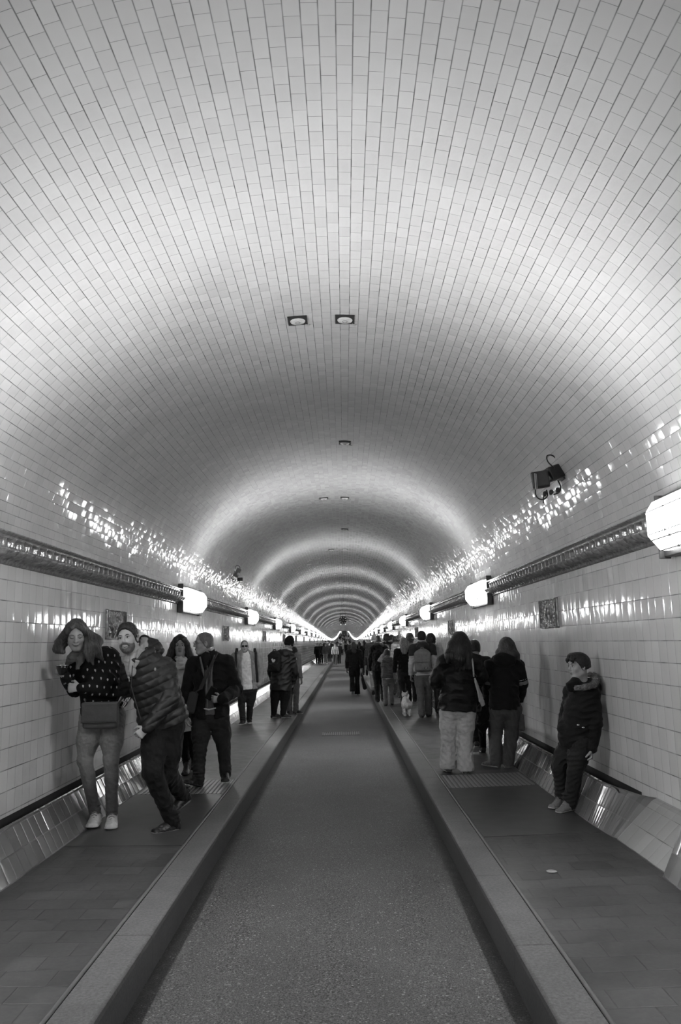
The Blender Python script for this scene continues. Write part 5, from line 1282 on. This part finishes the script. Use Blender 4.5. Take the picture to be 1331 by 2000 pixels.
# the dog
def dog():
    r = root_at(796, 1398); d = SDF(0.006, 0.03)
    d.ell((0, 0.10, 0.235), V3(0.088, 0.20, 0.095)); d.ell((0, -0.06, 0.225), V3(0.086, 0.085, 0.098)); d.ell((0, 0.27, 0.245), V3(0.075, 0.09, 0.10))
    for s_ in (-1, 1):
        d.chain([V3(s_*0.055, -0.07, 0.22), V3(s_*0.060, -0.03, 0.135), V3(s_*0.052, -0.10, 0.075), V3(s_*0.050, -0.085, 0.022)], [0.052, 0.034, 0.020, 0.020], 0.02)
        d.ell((s_*0.050, -0.070, 0.016), V3(0.022, 0.034, 0.016)); 
        d.chain([V3(s_*0.050, 0.29, 0.22), V3(s_*0.052, 0.28, 0.11), V3(s_*0.050, 0.285, 0.02)], [0.042, 0.024, 0.019], 0.02); d.ell((s_*0.05, 0.295, 0.015), V3(0.022, 0.032, 0.015))
        d.cone((s_*0.045, 0.415, 0.40), (s_*0.055, 0.410, 0.455), 0.026, 0.008, 0.01)
    d.chain([V3(0, 0.30, 0.27), V3(0, 0.37, 0.34)], [0.07, 0.058]); d.ell((0, 0.41, 0.365), V3(0.062, 0.070, 0.058)); d.cone((0, 0.45, 0.345), (0, 0.51, 0.335), 0.034, 0.024)
    d.chain([V3(0, -0.125, 0.29), V3(0.012, -0.155, 0.35), V3(0.03, -0.15, 0.40), V3(0.034, -0.14, 0.425)], [0.026, 0.022, 0.014, 0.006], 0.015)
    d.warp(strands(0.006, 0.03, 5, (0, 0.4, 1)))
    o = link('dog', d.mesh('dog'), hair_mat('white_fur', 0.48, 0.25, (1, 1, 0.3)), None, r); o.rotation_euler = (0, 0, 0.0)
    tag(o, 'small white terrier with its tail up, trotting away beside the blond walker', 'dog')
    n = SDF(0.005, 0); n.ell((0, 0.532, 0.342), V3(0.013, 0.010, 0.010)); link('nose', n.mesh('nose'), C_SHOE_K, o)
    c = MB(); c.tube([(0.066*math.cos(t), 0.345+0.03*math.sin(t), 0.315-0.05*math.sin(t)) for t in np.linspace(0, 2*PI, 19)[:-1]], 0.008, 6, closed=True); c.build('collar', plain('dark_collar', 0.03, 0.5), o, smooth=True)
dog()

# ---- the far crowd filling the end of the tunnel
protos = []
for i, (top, bot, hr, hm) in enumerate(((C_BLACK, C_BLACK2, 'short', None), (C_CHAR, C_DENIM, 'long', None), (cloth('mid_grey_jacket', 0.05, 0.8, 0.4), C_MIDDENIM, 'short', M_HAIR_B), (C_LIGHT, C_DENIM, 'short', M_HAIR_B), (C_GREY, C_BLACK2, 'long', M_HAIR_B))):
    protos.append(walker('tiny figure in the distant crowd at the far end of the tunnel', 0, 0, 1.66, PI if i % 2 else 0.0, 0.022, 1.05, 0.1, top, bot, hr, hm, seed=300+i, xy=(0.3, 108+i*9.0), fold=0.0, group='distant crowd'))
rr = np.random.default_rng(21); placed = [(0.3, 108+i*9.0) for i in range(5)]; i = 0; tries = 0
while i < 58 and tries < 4000:
    tries += 1
    y = 78+330*(i/58)**1.3+rr.uniform(-3, 3); x = rr.uniform(-1.85, 1.85)
    if 0.86 < abs(x) < 1.2 or (y < 100 and abs(x) < 0.9) or any(abs(x-a_) < 0.75 and abs(y-b_) < 0.9 for a_, b_ in placed): continue
    q = protos[int(rr.choice([0, 0, 0, 1, 1, 1, 2, 3, 4]))]; placed.append((x, y)); i += 1
    o = copy_tree(q.obj); o.location = (x, y, floor_z(x, y)); k = rr.uniform(0.92, 1.05); o.scale = (k, k, k)
# ---------------------------------------------------------------- fittings on the vault and walls
def on_vault(px, py, gap=0.0):
    """point of the vault seen at a pixel, with its inward normal"""
    d = ray(px, py); t = 1.0
    for _ in range(4000):
        P = CAM+d*t
        if P[2] >= (vault_z(P[0]) if abs(P[0]) < WX else 0): break
        t += 0.004
    sl = vault_slope(P[0]); n = unit(V3(sl, 0, -1.0)); return P+n*gap, n
M_BOX = plain('dark_casing', 0.022, 0.45, bump=0.15); M_CABLE = plain('black_cable', 0.012, 0.5)
def loop(pts, r=0.006, n=24):
    pts = [V3(*p) for p in pts]; out = []
    m = len(pts)
    for i in range(m-1):
        p0, p1, p2, p3 = pts[max(i-1, 0)], pts[i], pts[i+1], pts[min(i+2, m-1)]
        for t in np.linspace(0, 1, 7)[:(-1 if i < m-2 else None)]:
            out.append(0.5*((2*p1)+(-p0+p2)*t+(2*p0-5*p1+4*p2-p3)*t*t+(-p0+3*p1-3*p2+p3)*t**3))
    return out
# twin-box unit on the right side of the vault
P, n = on_vault(1088, 930, 0.0)
dv = empty('loudspeaker_unit', P); tag(dv, 'dark twin-box device with cable loops fixed high on the tiled vault above the moulding', 'loudspeaker')
tz = math.atan2(-n[2], -n[0])                                       # lean with the vault
def L(px, py, dy=0.0): return at_y(px, py, P[1]-0.16+dy)-P
b = MB(); b.box(L(1104, 918, 0.05)+n*0.03, (0.08, 0.17, 0.17), Matrix.Rotation(-0.55, 3, 'Y'), 0.01); b.build('wall_box', M_BOX, dv)
b = MB(); b.box(L(1083, 924, -0.02), (0.17, 0.14, 0.13), Matrix.Rotation(-0.35, 3, 'Y') @ Matrix.Rotation(0.3, 3, 'Z'), 0.014); b.build('horn_box', M_BOX, dv)
b = MB(); b.box(L(1056, 937, -0.10), (0.16, 0.12, 0.15), Matrix.Rotation(-0.1, 3, 'Y') @ Matrix.Rotation(-0.25, 3, 'Z'), 0.014); fb = b.build('front_box', M_BOX, dv)
b = MB(); b.box(L(1046, 940, -0.165), (0.012, 0.01, 0.15)); b.box(L(1049, 940, -0.165), (0.006, 0.012, 0.14)); b.build('trim_strip', plain('grey_metal', 0.3, 0.35, 0.6), fb)
for pts in ([(1083, 914, -0.10), (1071, 902, -0.16), (1069, 891, -0.16), (1078, 889, -0.12), (1088, 897, -0.06), (1093, 908, 0.0)], [(1047, 952, -0.1), (1047, 966, -0.1), (1053, 974, -0.1), (1063, 975, -0.08), (1070, 968, -0.06), (1068, 957, -0.04)], [(1105, 900, 0.02), (1113, 912, 0.0), (1116, 925, 0.02), (1108, 932, 0.04)], [(1090, 938, -0.02), (1096, 952, -0.04), (1092, 962, -0.05), (1082, 966, -0.06)]):
    b = MB(); b.tube(loop([L(*q) for q in pts]), 0.0065, 6); b.build('cable', M_CABLE, dv, smooth=True)
for (x, y) in ((1065, 965), (1077, 962), (1090, 958)):
    b = MB(); b.lathe([(0.0, -0.030), (0.012, -0.030), (0.018, -0.01), (0.022, 0.018), (0.016, 0.022), (0.0, 0.018)], L(x, y, -0.08), Matrix.Rotation(1.2, 3, 'X'), 14); b.build('small_spotlight', M_BOX, dv, smooth=True)
b = MB(); b.box(L(1094, 935, 0.02), (0.05, 0.05, 0.04), Matrix.Rotation(-0.5, 3, 'Y')); b.build('bracket', plain('grey_metal', 0.3, 0.35, 0.6), dv)
b = MB(); b.tube([L(1062, 970, -0.1), L(1062, 983, -0.1)], 0.006, 6); b.build('cable_tail', M_CABLE, dv)
# its smaller sister on the left
P, n = on_vault(462, 1121, 0.0)
dv = empty('wall_device', P); tag(dv, 'small grey device box with a cable loop on the far left of the vault', 'device')
b = MB(); b.box(L(463, 1118, 0.0)+n*0.02, (0.10, 0.10, 0.20), Matrix.Rotation(0.5, 3, 'Y'), 0.01); b.build('casing', plain('grey_casing', 0.16, 0.5), dv)
b = MB(); b.box(L(467, 1130, -0.02)+n*0.03, (0.12, 0.09, 0.07), None, 0.01); b.build('lower_box', M_BOX, dv)
b = MB(); b.lathe([(0.0, -0.03), (0.03, -0.03), (0.036, 0.0), (0.03, 0.03), (0.0, 0.03)], L(466, 1122, -0.08), Matrix.Rotation(1.3, 3, 'X'), 14); b.build('camera_head', plain('pale_casing', 0.5, 0.4), dv, smooth=True)
b = MB(); b.tube(loop([L(*q) for q in ((461, 1112, 0), (461, 1106, 0), (466, 1105, 0), (469, 1109, 0), (468, 1114, 0))]), 0.008, 6); b.tube(loop([L(*q) for q in ((459, 1115, 0), (456, 1123, 0), (453, 1130, 0.02), (462, 1134, 0))]), 0.007, 6); b.build('cable', M_CABLE, dv, smooth=True)
# jet fan under the crown
fy = 72.0; c = at_y(670.5, 1211, fy); fan = empty('ceiling_fan', c); tag(fan, 'round black ventilation fan with eight blades hanging under the far crown', 'fan')
b = MB(); Rx = Matrix.Rotation(PI/2, 3, 'X')
b.lathe([(0.31, -0.30), (0.36, -0.30), (0.37, 0.0), (0.36, 0.30), (0.31, 0.30), (0.31, 0.0)], (0, 0, 0), Rx, 32); 
bmc = b; hs = bmc.build('housing', M_BOX, fan, smooth=False)
bpy.data.objects.remove(hs)
hm = bpy.data.meshes.new('housing'); bm = bmesh.new(); pr = [(0.31, -0.3), (0.36, -0.31), (0.375, 0.0), (0.36, 0.31), (0.31, 0.3)]; rings = []
for r_, z_ in pr+[pr[0]]: rings.append([bm.verts.new((r_*math.cos(2*PI*j/32), z_, r_*math.sin(2*PI*j/32))) for j in range(32)])
for a_, b_ in zip(rings, rings[1:]):
    for j in range(32): bm.faces.new((a_[j], a_[(j+1) % 32], b_[(j+1) % 32], b_[j]))
bmesh.ops.recalc_face_normals(bm, faces=bm.faces[:]); bm.to_mesh(hm); bm.free(); link('housing', hm, M_BOX, fan)
b = MB(); b.lathe([(0.0, -0.26), (0.06, -0.24), (0.085, -0.16), (0.085, 0.1), (0.0, 0.12)], (0, 0, 0), Matrix.Rotation(-PI/2, 3, 'X'), 20); hub = b.build('hub', M_BOX, fan, smooth=True)
for k in range(8):
    a = k*PI/4+0.2; b = MB(); b.box((math.cos(a)*0.20, -0.05, math.sin(a)*0.20), (0.24, 0.010, 0.135), Matrix.Rotation(-a, 3, 'Y') @ Matrix.Rotation(0.3, 3, 'X'), 0.003); b.build('blade', M_BOX, hub)
b = MB()
for x in (-0.22, 0.22): b.box((x, 0, 0.42), (0.03, 0.25, 0.26))
b.box((0, 0, 0.56), (0.62, 0.30, 0.05)); b.build('hanger', M_BOX, fan)
for x in (-0.2, 0.2):
    b = MB(); b.lathe([(0, -0.05), (0.05, -0.05), (0.055, 0.0), (0.03, 0.05), (0, 0.05)], (x, -0.2, -0.39), None, 12); b.build('indicator_lamp', plain('pale_lens', 0.7, 0.3), fan, smooth=True)
b = MB(); b.box((0.46, 0, -0.05), (0.05, 0.2, 0.26)); b.box((0.40, 0, 0.12), (0.10, 0.05, 0.04)); b.build('side_box', M_BOX, fan)
# lit panel on the right wall far up
y = 66.0; sg = empty('lit_sign', (WX-0.04, y, at_y(722.5, 1257.5, y)[2])); tag(sg, 'small bright white panel low on the wall beyond the queue of walkers', 'sign')
b = MB(); b.box((0, 0, 0), (0.08, 0.62, 0.44), None, 0.01); b.build('case', M_BOX, sg); b = MB(); b.box((-0.043, 0, 0), (0.008, 0.60, 0.42)); b.box((-0.02, -0.313, 0), (0.07, 0.008, 0.42)); b.build('face', emit_mat('sign_glow', 2.2), sg)

# ---------------------------------------------------------------- ground details
def ribbed():
    m, nt, b = nodes_of('ribbed_plate'); N = NB(nt); x, y, z = N.sep(N.coord('Object'))
    s_ = N.math('ABSOLUTE', N.math('SINE', N.math('MULTIPLY', x, PI/0.045)))
    nt.links.new(N.grey(N.ramp(s_, 0.15, 0.6, 0.06, 0.22)), b.inputs['Base Color']); b.inputs['Roughness'].default_value = 0.42; b.inputs['Metallic'].default_value = 0.3
    nt.links.new(N.bump(s_, 0.8, 0.006), b.inputs['Normal']); return m
M_RIB = ribbed(); M_PLATE = plain('dark_smooth_plate', 0.040, 0.42, 0.0, 0.25, 6.0)
def floor_patch(name, s, x0, x1, y0, y1, mat, lift=0.004, thick=0.02):
    b = MB()
    pts = [(s*x0, y0), (s*x1, y0), (s*x1, y1), (s*x0, y1)]
    top = [b.bm.verts.new((x, y, floor_z(x, y)+lift)) for x, y in pts]; bot = [b.bm.verts.new((x, y, floor_z(x, y)+lift-thick)) for x, y in pts]
    b.bm.faces.new(top); b.bm.faces.new(bot[::-1])
    for j in range(4): b.bm.faces.new((top[j], bot[j], bot[(j+1) % 4], top[(j+1) % 4]))
    return b.build(name, mat)
def yfloor(px, py): return at_z(px, py, KZ+0.007)[1]
for s, nm, yA, yB, yC in ((-1, 'left', yfloor(300, 1651), yfloor(420, 1550), yfloor(420, 1523)), (1, 'right', yfloor(1000, 1632), yfloor(950, 1537), yfloor(950, 1512))):
    tag(floor_patch('ribbed_mat', s, 1.15, 2.03, yB, yC, M_RIB, 0.005), 'ribbed metal mat across the pavement at the foot of the %s' % ('person with glasses' if s < 0 else 'wide pale trousers'), 'floor mat', 'ribbed mats')
    tag(floor_patch('cover_plate', s, 1.145, 2.035, yA, yB-0.006, M_PLATE, 0.003), 'smooth dark cover slab on the pavement %s' % ('under the quilted jacket' if s < 0 else 'in front of the leaning child'), 'cover slab', 'cover slabs')
p = at_z(1078, 1702, floor_z(1.55)); b = MB(); b.lathe([(0.0, 0.0), (0.032, 0.0), (0.034, 0.002), (0.030, 0.005), (0.0, 0.006)], (0, 0, 0), None, 24)
tag(b.build('floor_stud', plain('worn_metal', 0.22, 0.5, 0.2), None, (p[0], p[1], floor_z(p[0])+0.001), True), 'pale round stud set in the pavement before the leaning child', 'stud')
p0, p1 = at_z(632, 1437, 0.01), at_z(700, 1437, 0.01); y1 = at_z(665, 1430, 0.01)[1]
dr = empty('road_drain', ((p0[0]+p1[0])/2, (p0[1]+y1)/2, 0.006)); tag(dr, 'narrow slotted drain grating across the roadway', 'drain')
W_ = p1[0]-p0[0]; D_ = y1-p0[1]
b = MB(); b.box((0, -D_/2, 0.0), (W_+0.06, 0.03, 0.02)); b.box((0, D_/2, 0.0), (W_+0.06, 0.03, 0.02)); b.box((-W_/2-0.015, 0, 0), (0.03, D_, 0.02)); b.box((W_/2+0.015, 0, 0), (0.03, D_, 0.02)); b.build('rim', plain('iron', 0.07, 0.5, 0.4), dr)
b = MB(); nbar = 16
for i in range(nbar): b.box((-W_/2+W_*(i+0.5)/nbar, 0, 0.002), (W_/nbar*0.6, D_-0.02, 0.014))
b.box((0, 0, -0.004), (W_, D_, 0.004)); b.build('grating', plain('worn_iron', 0.13, 0.5, 0.3), dr)
w = bpy.data.worlds.new('world'); S.world = w; w.use_nodes = True
w.node_tree.nodes['Background'].inputs[0].default_value = (0, 0, 0, 1); w.node_tree.nodes['Background'].inputs[1].default_value = 0.0
S.view_settings.view_transform = 'Standard'; S.view_settings.look = 'None'; S.view_settings.gamma = 1.0; S.view_settings.use_curve_mapping = False
S.view_settings.exposure = 0.25
S.cycles.max_bounces = 5; S.cycles.diffuse_bounces = 4; S.cycles.glossy_bounces = 2; S.cycles.use_adaptive_sampling = True; S.cycles.adaptive_threshold = 0.15; S.cycles.adaptive_min_samples = 16; S.cycles.use_denoising = True
S.cycles.use_light_tree = True; S.cycles.sample_clamp_indirect = 6.0
